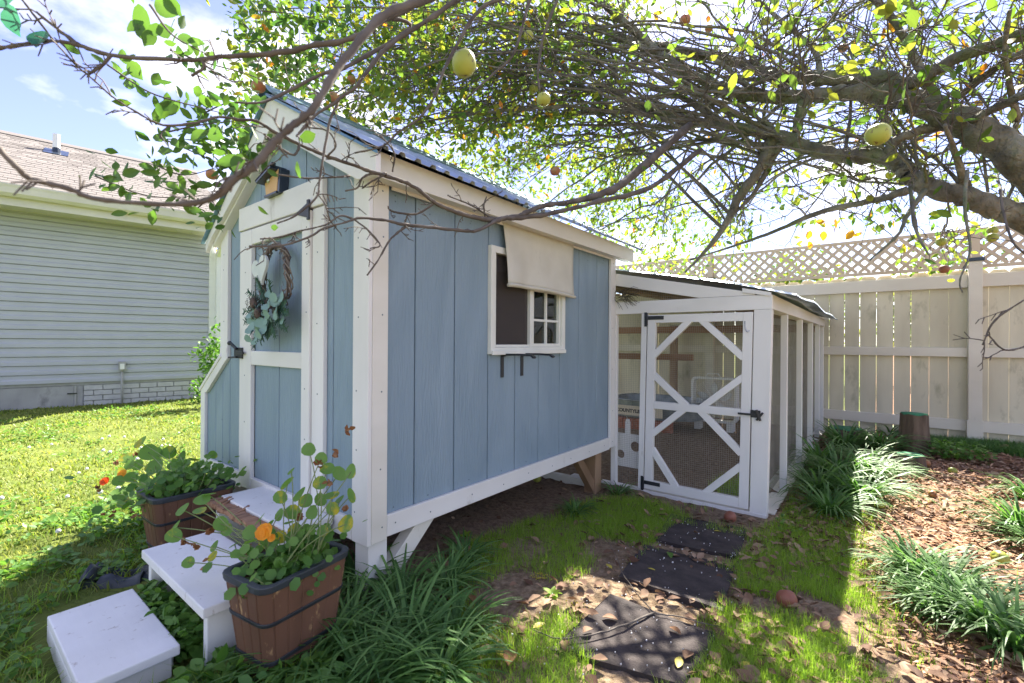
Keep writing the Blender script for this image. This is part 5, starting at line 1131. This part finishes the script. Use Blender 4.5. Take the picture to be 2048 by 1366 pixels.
# foliage mass further back in the crown (higher and behind the branches)
def cloud(n, xr, yr, dr, keep=1.0):
    for _ in range(n):
        x, y, d = rng.uniform(*xr), rng.uniform(*yr), rng.uniform(*dr); p = dep(x, y, d)
        h = math.sin(p[0]*3.1+1)*math.sin(p[1]*2.7+.5)*math.sin(p[2]*3.9)+.35*math.sin(p[0]*7.1+p[2]*5)+.35*math.sin(p[1]*8+p[2]*6.3)
        if h < .02 or not clear(p[None]): continue
        for _ in range(3): lp_.append(p+rng.normal(size=3)*.06); ld_.append(unit(rng.normal(size=3)+np.array([0, 0, -.5]))); ls_.append(rng.uniform(.04, .07))
cloud(1700, (470, 1250), (-120, 330), (3.2, 6.0)); cloud(1500, (470, 900), (-80, 260), (2.4, 4.5)); cloud(1500, (820, 1300), (300, 430), (4.2, 6.2)); cloud(220, (1250, 1560), (-100, 150), (3, 5)); cloud(520, (1180, 1500), (400, 540), (4.5, 6.5)); cloud(200, (1500, 2100), (-100, 330), (2.6, 5))
lp_ = np.array(lp_); ld_ = np.array(ld_); ls_ = np.array(ls_)
print('leaves', len(lp_), 'sec', len(SEC))
isO = rng.random(len(lp_)) < .035
V, F = leaves(lp_[~isO], ld_[~isO], rng.normal(size=((~isO).sum(), 3)), ls_[~isO]); numesh('leaves', V, F, LEAF, tree, 'stuff')
V, F = leaves(lp_[isO], ld_[isO], rng.normal(size=(isO.sum(), 3)), ls_[isO]); numesh('autumn_leaves', V, F, LEAFO, tree, 'stuff')

# near leaves one by one
NL = np.array([[0, 0, 0], [.12, .15, .02], [.3, .27, .05], [.5, .31, .05], [.7, .25, .03], [.87, .12, 0], [1, 0, -.08], [.87, -.12, 0], [.7, -.25, .03], [.5, -.31, .05], [.3, -.27, .05], [.12, -.15, .02], [.3, 0, -.02], [.6, 0, -.03]])
NLF = [(0, 12, 2, 1), (12, 13, 4, 3, 2), (13, 6, 5, 4), (0, 11, 10, 12), (12, 10, 9, 8, 13), (13, 8, 7, 6)]
def near_leaf(x, y, d, lpx, ang_, m=LEAFN, wid=1.0, name='leaf', tilt=.5):
    p = dep(x, y, d); s_ = lpx*d/FPX; a = math.radians(ang_); D = unit(RT*math.cos(a)+UP*math.sin(a)+FW*rng.normal()*.25); Nn = unit(-FW+tilt*rng.normal(size=3)); side = unit(np.cross(D, Nn)); up = np.cross(side, D)
    k = rng.uniform(.5, 1.6); V = [p+s_*((u-.5)*D+wid*v*side*(1+.06*rng.normal())+w_*k*up) for (u, v, w_) in NL]
    MB().add(V, NLF, 0, True).build(name, m, tree)
near_leaf(26, 40, .88, 58, -85, TEAL, 1.2, tilt=.2); near_leaf(77, 76, .88, 52, -80, TEAL, 1.3, tilt=.2); near_leaf(10, 2, .88, 46, 10, TEAL, 1.1, tilt=.2)
for (x, y, l, a, wd) in [(284, 38, 52, -90, 1.2), (270, 52, 40, -140, 1), (285, 66, 40, -60, .9), (298, 76, 40, -110, 1), (312, 60, 38, 200, 1), (330, 15, 55, 150, 1.1), (345, 12, 46, -50, 1), (330, 62, 36, 20, 1.2), (346, 46, 22, 80, 1), (372, 78, 40, -20, .9), (392, 84, 36, -10, .8), (340, 86, 26, -10, .8), (355, 104, 26, 0, .7),
                        (233, 134, 44, 150, .8), (247, 112, 36, 110, .9), (270, 140, 40, -60, 1.2), (250, 150, 34, 200, .8), (312, 158, 30, 70, 1.1), (245, 155, 20, 180, .7), (262, 168, 44, -10, .8), (295, 190, 22, 180, .8), (357, 183, 26, 100, .9), (375, 192, 20, 110, .7), (335, 212, 50, 180, 1.1), (325, 222, 40, -120, 1), (355, 212, 30, 60, 1), (410, 200, 36, 150, .9), (425, 192, 30, 130, .8), (452, 200, 26, 60, .8), (335, 198, 26, 80, .9), (495, 196, 24, -60, .9), (512, 196, 24, -20, 1),
                        (330, 268, 30, 160, .7), (318, 276, 36, 170, .7), (330, 302, 34, 180, .7), (350, 285, 30, -50, .9), (380, 295, 22, 200, .9), (387, 325, 26, -100, .9), (368, 314, 16, -100, .9), (436, 304, 30, 180, .8), (425, 290, 30, 110, .9), (460, 322, 58, -165, .7), (475, 325, 40, -110, 1.1), (400, 300, 30, 150, .9), (430, 270, 40, -20, 1.2), (400, 270, 40, 30, 1.0),
                        (232, 332, 22, 100, 1), (205, 352, 34, 175, .7), (222, 358, 34, 170, .7), (235, 352, 34, -40, .9), (262, 346, 34, 20, .9), (228, 376, 30, 195, .8), (312, 328, 26, 120, .9), (336, 330, 18, 60, .8), (315, 365, 28, 60, .8), (300, 345, 40, 180, .6), (345, 372, 30, -20, .8), (366, 375, 22, -50, .8), (259, 396, 30, -80, 1.1), (238, 427, 30, 190, .7), (305, 436, 32, -110, .9), (290, 405, 34, 150, .9), (267, 427, 22, 190, .8), (385, 384, 22, -30, .9), (390, 420, 26, 170, .9), (412, 430, 30, 200, .8), (418, 452, 26, -150, .8), (372, 345, 22, 200, .8),
                        (615, 274, 36, 30, 1.1), (597, 340, 36, -80, 1.1), (528, 296, 26, 175, .7), (549, 306, 20, 15, .7), (526, 421, 24, -45, .6), (549, 455, 15, 0, 1.4)]:
    d = 1.05 if x < 400 and y < 120 else 1.35 if y < 460 and x < 500 else 1.18
    near_leaf(x, y, d, l, a, LEAFN, wd)
for (x, y, l, a) in [(1671, 448, 22, -80), (1647, 472, 22, -100), (1640, 443, 18, 170), (1618, 470, 20, -110), (1620, 490, 16, -90), (1700, 470, 24, 50)]: near_leaf(x, y, 3.2, l, a, LEAFO, 1.0)
# leafy shoots filling the left side
lv, dv, sv_ = [], [], []
for (pts, d, nn, sz) in [([(300, 10), (345, 70), (420, 112)], 1.0, 8, .03), ([(215, 130), (300, 185), (400, 215), (440, 225)], 1.3, 22, .036), ([(340, 100), (410, 125), (500, 150), (560, 180)], 1.5, 26, .04), ([(330, 265), (400, 250), (480, 240)], 1.5, 40, .042), ([(320, 275), (400, 310), (470, 340)], 1.6, 44, .045), ([(190, 352), (270, 385), (330, 395), (420, 390)], 1.5, 34, .038), ([(310, 330), (370, 350), (450, 330)], 1.6, 34, .04), ([(390, 420), (420, 400), (440, 430)], 1.7, 24, .038), ([(400, 230), (460, 205), (520, 215)], 1.6, 40, .042), ([(480, 40), (560, 120), (650, 160)], 1.9, 70, .045), ([(500, 20), (600, 30), (700, 60)], 2.1, 90, .05), ([(520, 90), (590, 140), (600, 60)], 2.0, 70, .048), ([(420, 250), (500, 300), (470, 330)], 1.7, 60, .045)]:
    P = smooth([dep(x, y, d) for x, y in pts], 8); MB().tube(P, np.linspace(.003, .001, len(P)), 5).build('shoot', TWIG, tree)
    for _ in range(nn): i = rng.integers(len(P)); lv.append(P[i]+rng.normal(size=3)*.035); dv.append(unit(rng.normal(size=3)+np.array([0, 0, .2]))); sv_.append(sz*rng.uniform(.8, 1.35))
V, F = leaves(lv, dv, rng.normal(size=(len(lv), 3)), sv_); numesh('shoot_leaves', V, F, LEAFN, tree, 'stuff')
# trunk, outside the frame
tp = [dep(2430, 700, 2.27), dep(2456, 780, 2.27), dep(2462, 950, 2.27), dep(2470, 1120, 2.27), dep(2475, 1180, 2.27)]
MB().tube(smooth(tp, 4), np.linspace(.17, .24, 17), 16).build('trunk', BARK, tree)

# ------------------------------------------------------------------ trees and shrubs beyond
def bush_leaves(c, r, n, sz, zs=1.0):
    q = unit(rng.normal(size=(n, 3)))*(rng.random((n, 1))**.45); bump = 1+.28*np.sin(q[:, :1]*5+c[0])*np.cos(q[:, 1:2]*6+c[1])+.15*np.sin(q[:, 2:3]*9)
    P = np.array(c)+q*bump*np.array([r, r, r*zs]); return leaves(P, rng.normal(size=(n, 3)), rng.normal(size=(n, 3)), rng.uniform(.7, 1.3, n)*sz)
for i, (x, y, r, z, lab) in enumerate([(13, -6.5, 1.5, 2.3, 'pale green tree seen through the lattice at the far right beyond the fence'), (15, -2.8, 1.4, 2.0, 'low round green tree behind the lattice left of the tall fence post'),
                        (14, .2, 1.6, 2.1, 'green tree behind the lattice above the run roof'), (12.5, 3.2, 1.5, 2.2, 'green tree beyond the fence behind the shed'), (11, 6, 1.8, 2.6, 'green tree beyond the fence corner behind the shed')]):
    t = thing('tree', lab, 'tree', (x, y, 0), 0, 'trees beyond the fence')
    n = 2600; V, F = bush_leaves((x, y, z), r, n, .17, .9); numesh('crown', V, F, LEAF, t, None)
    MB().tube([(x, y, -.1), (x+.1, y, z*.5), (x-.05, y+.1, z)], [.16, .12, .07], 8).build('trunk', BARK, t)
def shrub(x, y, z, r, n, lab, m, zs=1.4, sz=.07):
    t = thing('shrub', lab, 'shrub', (x, y, float(gz(x, y)))); V, F = bush_leaves((x, y, z), r, n, sz, zs); numesh('foliage', V, F, m, t); MB().tube([(x, y, 0), (x+.05, y, z)], [.03, .015], 6).build('stem', BARK, t)
p = dep(440, 700, 6.6); shrub(p[0], p[1], .72, .30, 700, 'green shrub growing between the grey house corner and the blue shed', WEED, 1.6)
p = dep(442, 700, 8.0); shrub(p[0], p[1], 2.2, .36, 500, 'orange and yellow autumn shrub showing between house corner and shed', LEAFO, 1.2)
p = dep(400, 700, 7.0); shrub(p[0], p[1]-.1, .25, .16, 200, 'small weed clump at the right end of the house foundation', WEED, 1.2, .05)

# ------------------------------------------------------------------ grass, liriope, weeds, litter
def blades(P, H_, W_, lean, name, m, kind='stuff', seg=3):
    n = len(P); a = rng.uniform(0, 2*PI, n); d = np.stack([np.cos(a), np.sin(a), np.zeros(n)], 1); s_ = np.stack([-np.sin(a+rng.normal(size=n)*.5), np.cos(a), np.zeros(n)], 1)
    rows = []
    for k in range(seg+1):
        t = k/seg; c = P+d*(H_*lean*t*t)[:, None]+np.array([0, 0, 1.0])*(H_*(t-.35*lean*t*t))[:, None]; wv = (W_*(1-t**1.6)*.5)[:, None]
        if k < seg: rows += [c-s_*wv, c+s_*wv]
        else: rows += [c]
    V = np.stack(rows, 1); m_ = V.shape[1]; base = (np.arange(n)*m_)[:, None]
    Q = np.concatenate([base+np.array([[2*k, 2*k+1, 2*k+3, 2*k+2]]) for k in range(seg-1)]); T_ = base+np.array([[2*seg-2, 2*seg-1, 2*seg]])
    return numesh(name, V.reshape(-1, 3), [Q, T_], m, None, kind)
def patchy(x, y): return np.sin(3.3*x+1.1*y)+np.sin(2.1*y-1.7*x+2)+.7*np.sin(7.7*x+5.1*y)+.7*np.sin(9*y-6*x)
def scatter(n, x0, x1, y0, y1, wfun, near=2.2, power=1.6):
    x = rng.uniform(x0, x1, n); y = rng.uniform(y0, y1, n); d = np.hypot(x-CAM[0], y-CAM[1]); w_ = wfun(x, y)*np.clip((near/d)**power, 0, 1)
    k = rng.random(n) < w_; x, y, d = x[k], y[k], d[k]; return np.stack([x, y, gz(x, y)-.004], 1), d
inm = lambda x, y: ~((x > -.84) & (x < -.0) & (y > -.0) & (y < .86))
def w_steps(x, y): return inm(x, y).astype(float)
P, d = scatter(1100000, -5, 5.8, -.4, 8.0, lambda x, y: w_lawn(x, y)*w_steps(x, y)*((x < -.03) | (y > 1.9))*np.clip(.75+.25*patchy(x, y), .3, 1), 1.5, 1.5)
h = rng.uniform(.022, .05, len(P))*(1+1.2*np.clip(1-(d-1.2)/1.6, 0, 1)); blades(P, h, .0022+.0014*d, rng.uniform(.2, .9, len(P)), 'lawn_grass', GRASS)
print('lawn', len(P))
def w_patch(x, y):
    run_ = (x > 2.05) & (y > -1.08); matm = np.zeros_like(x)
    for (cx, cy) in ((1.47, -.82), (.97, -.87), (.45, -.92)): matm = np.maximum(matm, ((np.abs(x-cx) < .2) & (np.abs(y-cy) < .19)).astype(float))
    g = .55*S((patchy(x*1.3+3, y*1.5)+.5)/1.6)
    g = np.maximum(g, S((.42-np.hypot((x-1.55)*.9, (y+.38)))/.15)); g = np.maximum(g, .8*S((-1.02-y)/.1)*S((y+1.62)/.15)*S((patchy(x*2.3, y*2)+1.9)/1.5))
    return g*(1-w_dark(x, y))*(1-.93*w_mulch(x, y))*(1-w_lawn(x, y))*(1-matm)*(~run_)*(y < .05)*(x > -.3)
P, d = scatter(420000, -.3, 3.2, -2.2, .05, w_patch, 1.7, 1.3); blades(P, rng.uniform(.025, .07, len(P)), np.full(len(P), .0022), rng.uniform(.1, .9, len(P)), 'grass_patches', GRASS2); print('patch', len(P))
P, d = scatter(2500, 2.2, 3.0, -.95, -.55, lambda x, y: S((.25-np.hypot(x-2.5, y+.8))/.1), 5, .1); blades(P, rng.uniform(.06, .16, len(P)), np.full(len(P), .003), rng.uniform(.1, .7, len(P)), 'run_grass', GRASS2)

P, d = scatter(26000, -1.9, -.03, -.35, 2.0, lambda x, y: w_steps(x, y)*S((patchy(x*2, y*2)+1.4)/1.6)*.6, 1.6, 2.0); blades(P, rng.uniform(.05, .13, len(P)), np.full(len(P), .0042), rng.uniform(.4, 1.3, len(P)), 'long_grass', GRASS2, seg=4)
def clump_mesh(n, ln, seed, wd=.0115):
    r_ = np.random.default_rng(seed); Vs = []; Fs = []; seg = 7; c = 0
    for i in range(n):
        a = r_.uniform(0, 2*PI); o_ = np.array([math.cos(a), math.sin(a), 0])*r_.uniform(0, .045); a2 = a+r_.normal()*.5; d = np.array([math.cos(a2), math.sin(a2), 0]); L_ = ln*r_.uniform(.55, 1.15); up = r_.uniform(.35, 1.15); bend = r_.uniform(1.2, 2.6)
        s_ = np.array([-math.sin(a2), math.cos(a2), 0]); p = o_.copy(); th = math.radians(90-15/up*r_.uniform(.5, 1.6)); w0 = wd*r_.uniform(.8, 1.4); tw = r_.normal()*.25
        for k in range(seg+1):
            t = k/seg; wv = w0*(.7+.6*t if t < .35 else (1-t)**.6*1.15)*.5; Vs += [p-s_*wv, p+s_*wv+np.array([0, 0, .0008])]
            th -= bend*.9/seg*(.5+t); p = p+(d*math.cos(th)+np.array([0, 0, math.sin(th)])+s_*tw*.15)*L_/seg; p[2] = max(p[2], .004+.003*r_.random())
        Fs += [(c+2*k, c+2*k+1, c+2*k+3, c+2*k+2) for k in range(seg)]; c += 2*(seg+1)
    return MB().add(Vs, Fs).mesh('liriope_leaves', LIRI)
CM = [clump_mesh(125, .30, 1), clump_mesh(115, .32, 2), clump_mesh(140, .28, 3), clump_mesh(70, .21, 4)]
LC = [(720, 1175, 0, .95, 'at the foot of the near white shed leg'), (800, 1210, 1, 1.0, 'just right of the near white shed leg'), (890, 1180, 2, .85, 'behind the large near mass, below the long shed wall'), (700, 1290, 0, 1, 'touching the right side of the near planter'),
      (810, 1310, 1, 1.05, 'in the middle of the mass at the bottom of the picture'), (910, 1270, 2, .9, 'at the right edge of the near mass'), (620, 1350, 1, .9, 'in front of the near planter'), (740, 1390, 2, 1.0, 'at the bottom edge of the picture'), (880, 1360, 0, .9, 'at the bottom edge, rightmost of the near mass'),
      (930, 1120, 3, .9, 'small sparse one on bare soil below the long wall'), (1150, 1030, 1, .62, 'in shade before the far shed leg'), (1235, 990, 3, .8, 'small one at the left foot of the run gate'),
      (1640, 990, 0, .95, 'at the run corner post side'), (1680, 960, 2, 1.15, 'in the middle of the row along the run'), (1720, 1000, 1, 1.0, 'on the sunny side of the row along the run'), (1690, 900, 0, 1.2, 'near the far end of the row along the run'), (1760, 905, 2, 1.2, 'between the low wide stump and the small stump'), (1640, 930, 1, 1.0, 'tight against the run wall, half way along'), (1730, 940, 0, 1.0, 'half sunlit behind the middle of the row'),
      (1830, 1150, 0, 1.1, 'left part of the big clump on wood chips'), (1890, 1190, 1, 1.1, 'middle of the big clump on wood chips'), (1960, 1250, 2, 1.15, 'right part of the big clump on wood chips'), (2030, 1300, 0, 1.1, 'at the lower right corner of the picture'), (1860, 1220, 2, .9, 'front of the big clump on wood chips'),
      (2040, 1060, 1, 1.25, 'at the right edge, sunlit on the wood chips'), (2110, 1110, 0, 1.2, 'cut by the right edge'), (2060, 1000, 2, 1.1, 'behind the sunlit one at the right edge'), (1780, 870, 3, 1.1, 'small one behind the fern at the tall stump')]
LC = [(x, y, k, s_*(1.45 if 1630 < x < 1790 and y < 1010 else 1.0), lab) for (x, y, k, s_, lab) in LC]
LC += [(1660, 1030, 0, 1.2, 'nearest the run corner post, foremost of the row'), (1745, 960, 1, 1.35, 'on the chips side, half way along the row'), (1655, 960, 2, 1.2, 'against the run sill near the corner post')]
for (x, y, k, s_, lab) in LC:
    p = gp(x, y); o = bpy.data.objects.new('liriope_clump', CM[k]); COL.objects.link(o); o.location = (p[0], p[1], float(gz(p[0], p[1]))-.005); o.rotation_euler = (0, 0, rng.uniform(0, 6)); o.scale = (s_, s_, s_*.82)
    tag(o, 'dark green liriope clump '+lab, 'plant', 'liriope clumps')
# low dark ground cover at the foot of the fence
P, d = scatter(26000, 5.2, 5.84, -4.5, -1.95, lambda x, y: S((x-5.25-.15*np.sin(5*y))/.15)+0*x, 30, .1); blades(P, rng.uniform(.05, .13, len(P)), np.full(len(P), .006), rng.uniform(.3, 1.2, len(P)), 'ground_cover', LIRI)
# broad-leaved weeds and clover
def weedmass(n, wf, box, sz, zr, name):
    x = rng.uniform(box[0], box[1], n); y = rng.uniform(box[2], box[3], n); k = rng.random(n) < wf(x, y); x, y = x[k], y[k]; m_ = len(x)
    P = np.stack([x, y, gz(x, y)+rng.uniform(zr[0], zr[1], m_)], 1); D = rng.normal(size=(m_, 3)); D[:, 2] = np.abs(D[:, 2])*.35; Nn = rng.normal(size=(m_, 3))*.35+np.array([0, 0, 1]); V, F = leaves(P, D, Nn, rng.uniform(sz[0], sz[1], m_), wid=1.3); return numesh(name, V, F, WEED, None, 'stuff')
clear_ = lambda x, y: inm(x, y)
weedmass(9000, lambda x, y: w_lawn(x, y)*clear_(x, y)*S((patchy(x*1.6, y*1.6)+.4)/1.0), (-1.3, 0, -.2, 2.2), (.018, .045), (.004, .05), 'low_weeds')
weedmass(14000, lambda x, y: w_lawn(x, y)*S((patchy(x*1.6+1, y*1.2)+.2)/1.2), (-2.2, 2.5, 1.7, 6.5), (.02, .04), (.004, .035), 'lawn_clover')
weedmass(2600, lambda x, y: (clear_(x, y)*((x+.55)**2+(y+.1)**2 < .12)).astype(float), (-1.0, -.1, -.5, .2), (.03, .06), (.004, .07), 'corner_weeds')
weedmass(900, lambda x, y: np.ones_like(x), (-.58, -.50, .12, .6), (.02, .04), (.0, .10), 'step_weeds')
weedmass(900, lambda x, y: ((x-4.9)**2+(y+2.15)**2 < .05).astype(float), (4.6, 5.2, -2.4, -1.9), (.03, .06), (.0, .14), 'stump_fern')
weedmass(1500, lambda x, y: (patchy(x*2, y*3) > .6).astype(float), (1.9, 5.6, -1.35, -1.08), (.015, .03), (.0, .05), 'edge_weeds')
# clover heads
cl = MB()
for k in range(60):
    x, y = rng.uniform(-1.9, 1.0), rng.uniform(1.6, 4.2)
    if x > -.05 and y < 1.9: continue
    cl.sphere((x, y, float(gz(x, y))+rng.uniform(.04, .07)), rng.uniform(.009, .014), 6, 4)
o = cl.build('clover_heads', SPECK); o['kind'] = 'stuff'
# broad dandelion leaves in front, seedling, yellow flowers
def rosette(x, y, n, ln, lab, m=WEED, up=.5):
    p = gp(x, y); t = thing('weed', lab, 'plant', tuple(p))
    for k in range(n):
        a = 2*PI*k/n+rng.normal()*.3; D = unit(np.array([math.cos(a), math.sin(a), up*rng.uniform(.5, 1.5)])); Nn = np.array([0, 0, 1.0]); side = unit(np.cross(D, Nn)); upv = np.cross(side, D); s_ = ln*rng.uniform(.7, 1.2)
        V = [p+s_*(u*D+v*.7*side*(1+.25*math.sin(u*25))+w_*upv-np.array([0, 0, .25*u*u])) for (u, v, w_) in NL]; MB().add(V, NLF, 0, True).build('leaf', m, t)
rosette(740, 1330, 6, .11, 'dandelion-like weed with upright toothed leaf in front of the liriope', up=1.6); rosette(640, 1375, 7, .10, 'broad-leaved weed at the bottom edge in front of the planter', up=.9); rosette(420, 1330, 8, .10, 'broad dock-like weed between the middle step and the planter', up=.9)
rosette(1105, 1190, 9, .05, 'small bright green seedling with paired leaflets on bare soil', GRASS2, .6); rosette(1878, 900, 8, .12, 'low fern-like plant at the foot of the tall stump', WEED, .7); rosette(440, 1352, 6, .09, 'leafy weed below the planter corner', up=1.0); rosette(930, 1075, 6, .05, 'tiny seedling beside the small liriope on bare soil', GRASS2, .8)
rosette(250, 1010, 8, .06, 'leafy weed in the grass below the far tub', up=.8)
for (x, y, lab) in ((1080, 1157, 'cluster of tiny yellow flowers on bare soil'), (1155, 1216, 'smaller cluster of tiny yellow flowers beside the near mat')):
    p = gp(x, y); mb = MB()
    for k in range(34): mb.sphere(p+np.array([rng.normal()*.012, rng.normal()*.022, rng.uniform(0, .02)]), .003, 5, 3)
    o = mb.build('yellow_flowers', YEL); rebase(tag(o, lab, 'flowers'), tuple(p)); o['kind'] = 'stuff'
# leaf litter
LL = np.array([[0, 0, 0], [.22, .2, .10], [.55, .27, .14], [.82, .14, .06], [1, 0, .02], [.82, -.14, .10], [.55, -.27, .16], [.22, -.2, .08], [.5, 0, .0]])
def litter(n, wf, box, sz, name, m, wid=1.0, zo=.004, t=LL):
    x = rng.uniform(box[0], box[1], n); y = rng.uniform(box[2], box[3], n); k = rng.random(n) < wf(x, y); x, y = x[k], y[k]; m_ = len(x)
    P = np.stack([x, y, gz(x, y)+zo+rng.uniform(0, .012, m_)], 1); a = rng.uniform(0, 2*PI, m_); D = np.stack([np.cos(a), np.sin(a), rng.normal(size=m_)*.22], 1); Nn = np.stack([rng.normal(size=m_)*.35, rng.normal(size=m_)*.35, np.ones(m_)], 1)
    V, F = leaves(P, D, Nn, rng.uniform(sz[0], sz[1], m_), t, LFq, wid); o = numesh(name, V, F, m, None, 'stuff'); return o
notrun = lambda x, y: ~((x > 2.02) & (y > -1.10))
def wl(x, y):
    matm = np.ones_like(x)
    for (cx, cy) in ((1.47, -.82), (.97, -.87), (.45, -.92)): matm = np.where((np.abs(x-cx) < .21) & (np.abs(y-cy) < .20), .035, matm)
    band = np.exp(-((y+1.15+.1*np.sin(4*x))/.32)**2)+.9*np.exp(-((x-1.95)/.14)**2)*(y < -.2)+.5*S((-y-.3)/.3)
    return np.clip(band*(.6+.3*patchy(x*2, y*2)), .16, 1)*(y < .0)*matm*notrun(x, y)
litter(13500, wl, (-.35, 6, -2.6, 0), (.022, .062), 'leaf_litter', LITTER, 1.1, .012)
litter(900, lambda x, y: np.ones_like(x), (2.0, 5.7, -1.3, -1.06), (.02, .045), 'edge_litter', LITTER, 1.1)
litter(300, lambda x, y: (w_dark(x, y) > .5)*.5, (0, 2.0, .0, 1.5), (.02, .04), 'shade_litter', LITTER, 1.1)
litter(300, lambda x, y: (x > 2.1)*.8, (2.1, 5.5, -.95, 1.5), (.02, .04), 'run_litter', LITTER, 1.1)
CT = np.array([[0, .05, 0], [.2, .07, .03], [.55, .06, .04], [.85, .055, .03], [1, 0, .02], [.85, -.055, .02], [.55, -.06, .03], [.2, -.07, .02], [.5, 0, .07]])
litter(42000, lambda x, y: np.clip(w_mulch(x, y)*1.1, 0, 1)*np.clip((3.2/np.hypot(x-CAM[0], y-CAM[1]))**1.0, 0, 1), (.2, 5.8, -5, -1.2), (.02, .06), 'wood_chips', CHIP, 1.9, .002, CT)
litter(1700, lambda x, y: w_mulch(x, y), (.4, 5.8, -4, -1.3), (.025, .05), 'mulch_litter', LITTER, 1.1, .01)
sp2 = MB()
for k in range(240):
    x, y = rng.uniform(.1, 1.75), rng.uniform(-1.15, -.55); a = rng.uniform(.0006, .0019)*(1.5 if rng.random() < .1 else 1); z = float(gz(x, y))+.021; sp2.box(x-a, x+a*rng.uniform(.5, 1.5), y-a, y+a, z-.002, z+a)
o = sp2.build('white_grit', SPECK); o['kind'] = 'stuff'
for (x, y, l, a, lab) in [(1358, 1338, .055, 10, 'long yellow fallen leaf near the front edge of the nearest mat'), (1218, 1142, .045, 60, 'yellow-green fallen leaf at the left edge of the middle mat'), (1078, 1263, .05, -20, 'yellow fallen leaf lying on litter left of the nearest mat'), (1000, 1320, .055, 80, 'bright yellow fallen leaf on litter at the bottom centre'), (1540, 1258, .05, 20, 'yellow fallen leaf in the grass right of the nearest mat'),
                          (1435, 1070, .04, 120, 'small yellow leaf on the mat nearest the gate'), (1303, 1148, .035, 100, 'small yellow leaf on the middle mat'), (1490, 1345, .05, -15, 'yellow fallen leaf at the bottom right of the nearest mat')]:
    p = gp(x, y)+np.array([0, 0, .022]); a = math.radians(a); D = np.array([math.cos(a), math.sin(a), .05]); side = np.array([-math.sin(a), math.cos(a), .1]); V = [p+l*((u-.5)*D+.75*v*side+np.array([0, 0, .12*abs(v)+w_*.3])) for (u, v, w_) in NL]
    rebase(tag(MB().add(V, NLF, 0, True).build('fallen_leaf', YEL), lab, 'leaf', 'yellow fallen leaves'), tuple(p))
for (x, y, l, a, m, lab) in [(1340, 1120, .05, 30, WEED, 'grey-green fallen leaf in the middle of the middle mat'), (1350, 1275, .045, 80, DRYF, 'orange-brown curled leaf on the nearest mat'), (1175, 1275, .05, 170, LITTER, 'pale tan fallen leaf on the left of the nearest mat'), (1220, 1250, .055, 120, LITTER, 'long tan fallen leaf near the back of the nearest mat'), (1358, 1052, .05, 0, LITTER, 'tan fallen leaf on the mat nearest the gate'), (1020, 1330, .07, 30, DRYF, 'dark reddish curled leaf at the bottom centre'), (945, 1210, .045, 60, DRYF, 'dark red leaf caught in the near liriope')]:
    p = gp(x, y)+np.array([0, 0, .024]); a = math.radians(a); D = np.array([math.cos(a), math.sin(a), .12]); side = np.array([-math.sin(a), math.cos(a), .1]); V = [p+l*((u-.5)*D+1.0*v*side+np.array([0, 0, .55*abs(v)+w_*.3])) for (u, v, w_) in NL]
    rebase(tag(MB().add(V, NLF, 0, True).build('fallen_leaf', m), lab, 'leaf', 'dry fallen leaves'), tuple(p))
def ground_twig(pts, r, lab):
    P = smooth([gp(x, y)+np.array([0, 0, .028]) for x, y in pts], 5); P += rng.normal(size=P.shape)*.0015; rebase(tag(MB().tube(P, np.linspace(r, r*.4, len(P)), 6).build('twig', TWIG), lab, 'twig'), tuple(P[0]))
ground_twig([(1310, 1240), (1260, 1262), (1200, 1282), (1120, 1293), (1065, 1275)], .0042, 'pale fallen twig lying across the nearest mat'); ground_twig([(1305, 1240), (1250, 1170), (1220, 1100), (1165, 1055)], .0022, 'thin grey twig lying from the nearest mat up towards the liriope'); ground_twig([(1310, 1242), (1370, 1252), (1440, 1270)], .003, 'short twig on the right part of the nearest mat')
# twig litter on the shed roof
rl = MB()
for k in range(260):
    x = rng.uniform(.2, 2.2); y = rng.uniform(-.12, .68)*rng.uniform(.3, 1); z = 2.150-.564*(.695-y)+.017; a = rng.uniform(0, PI); d = unit(np.array([math.cos(a), math.sin(a), .564*math.sin(a)])); l = rng.uniform(.02, .12)*(1 if k % 3 else .4); P_ = np.array([x, y, z]); rl.tube([P_, P_+d*l], [.0016, .0009], 3)
o = rl.build('roof_twigs', TWIG); o['kind'] = 'stuff'
for ob_ in SC.objects:
    if ob_.get('_local') is not None: del ob_['_local']
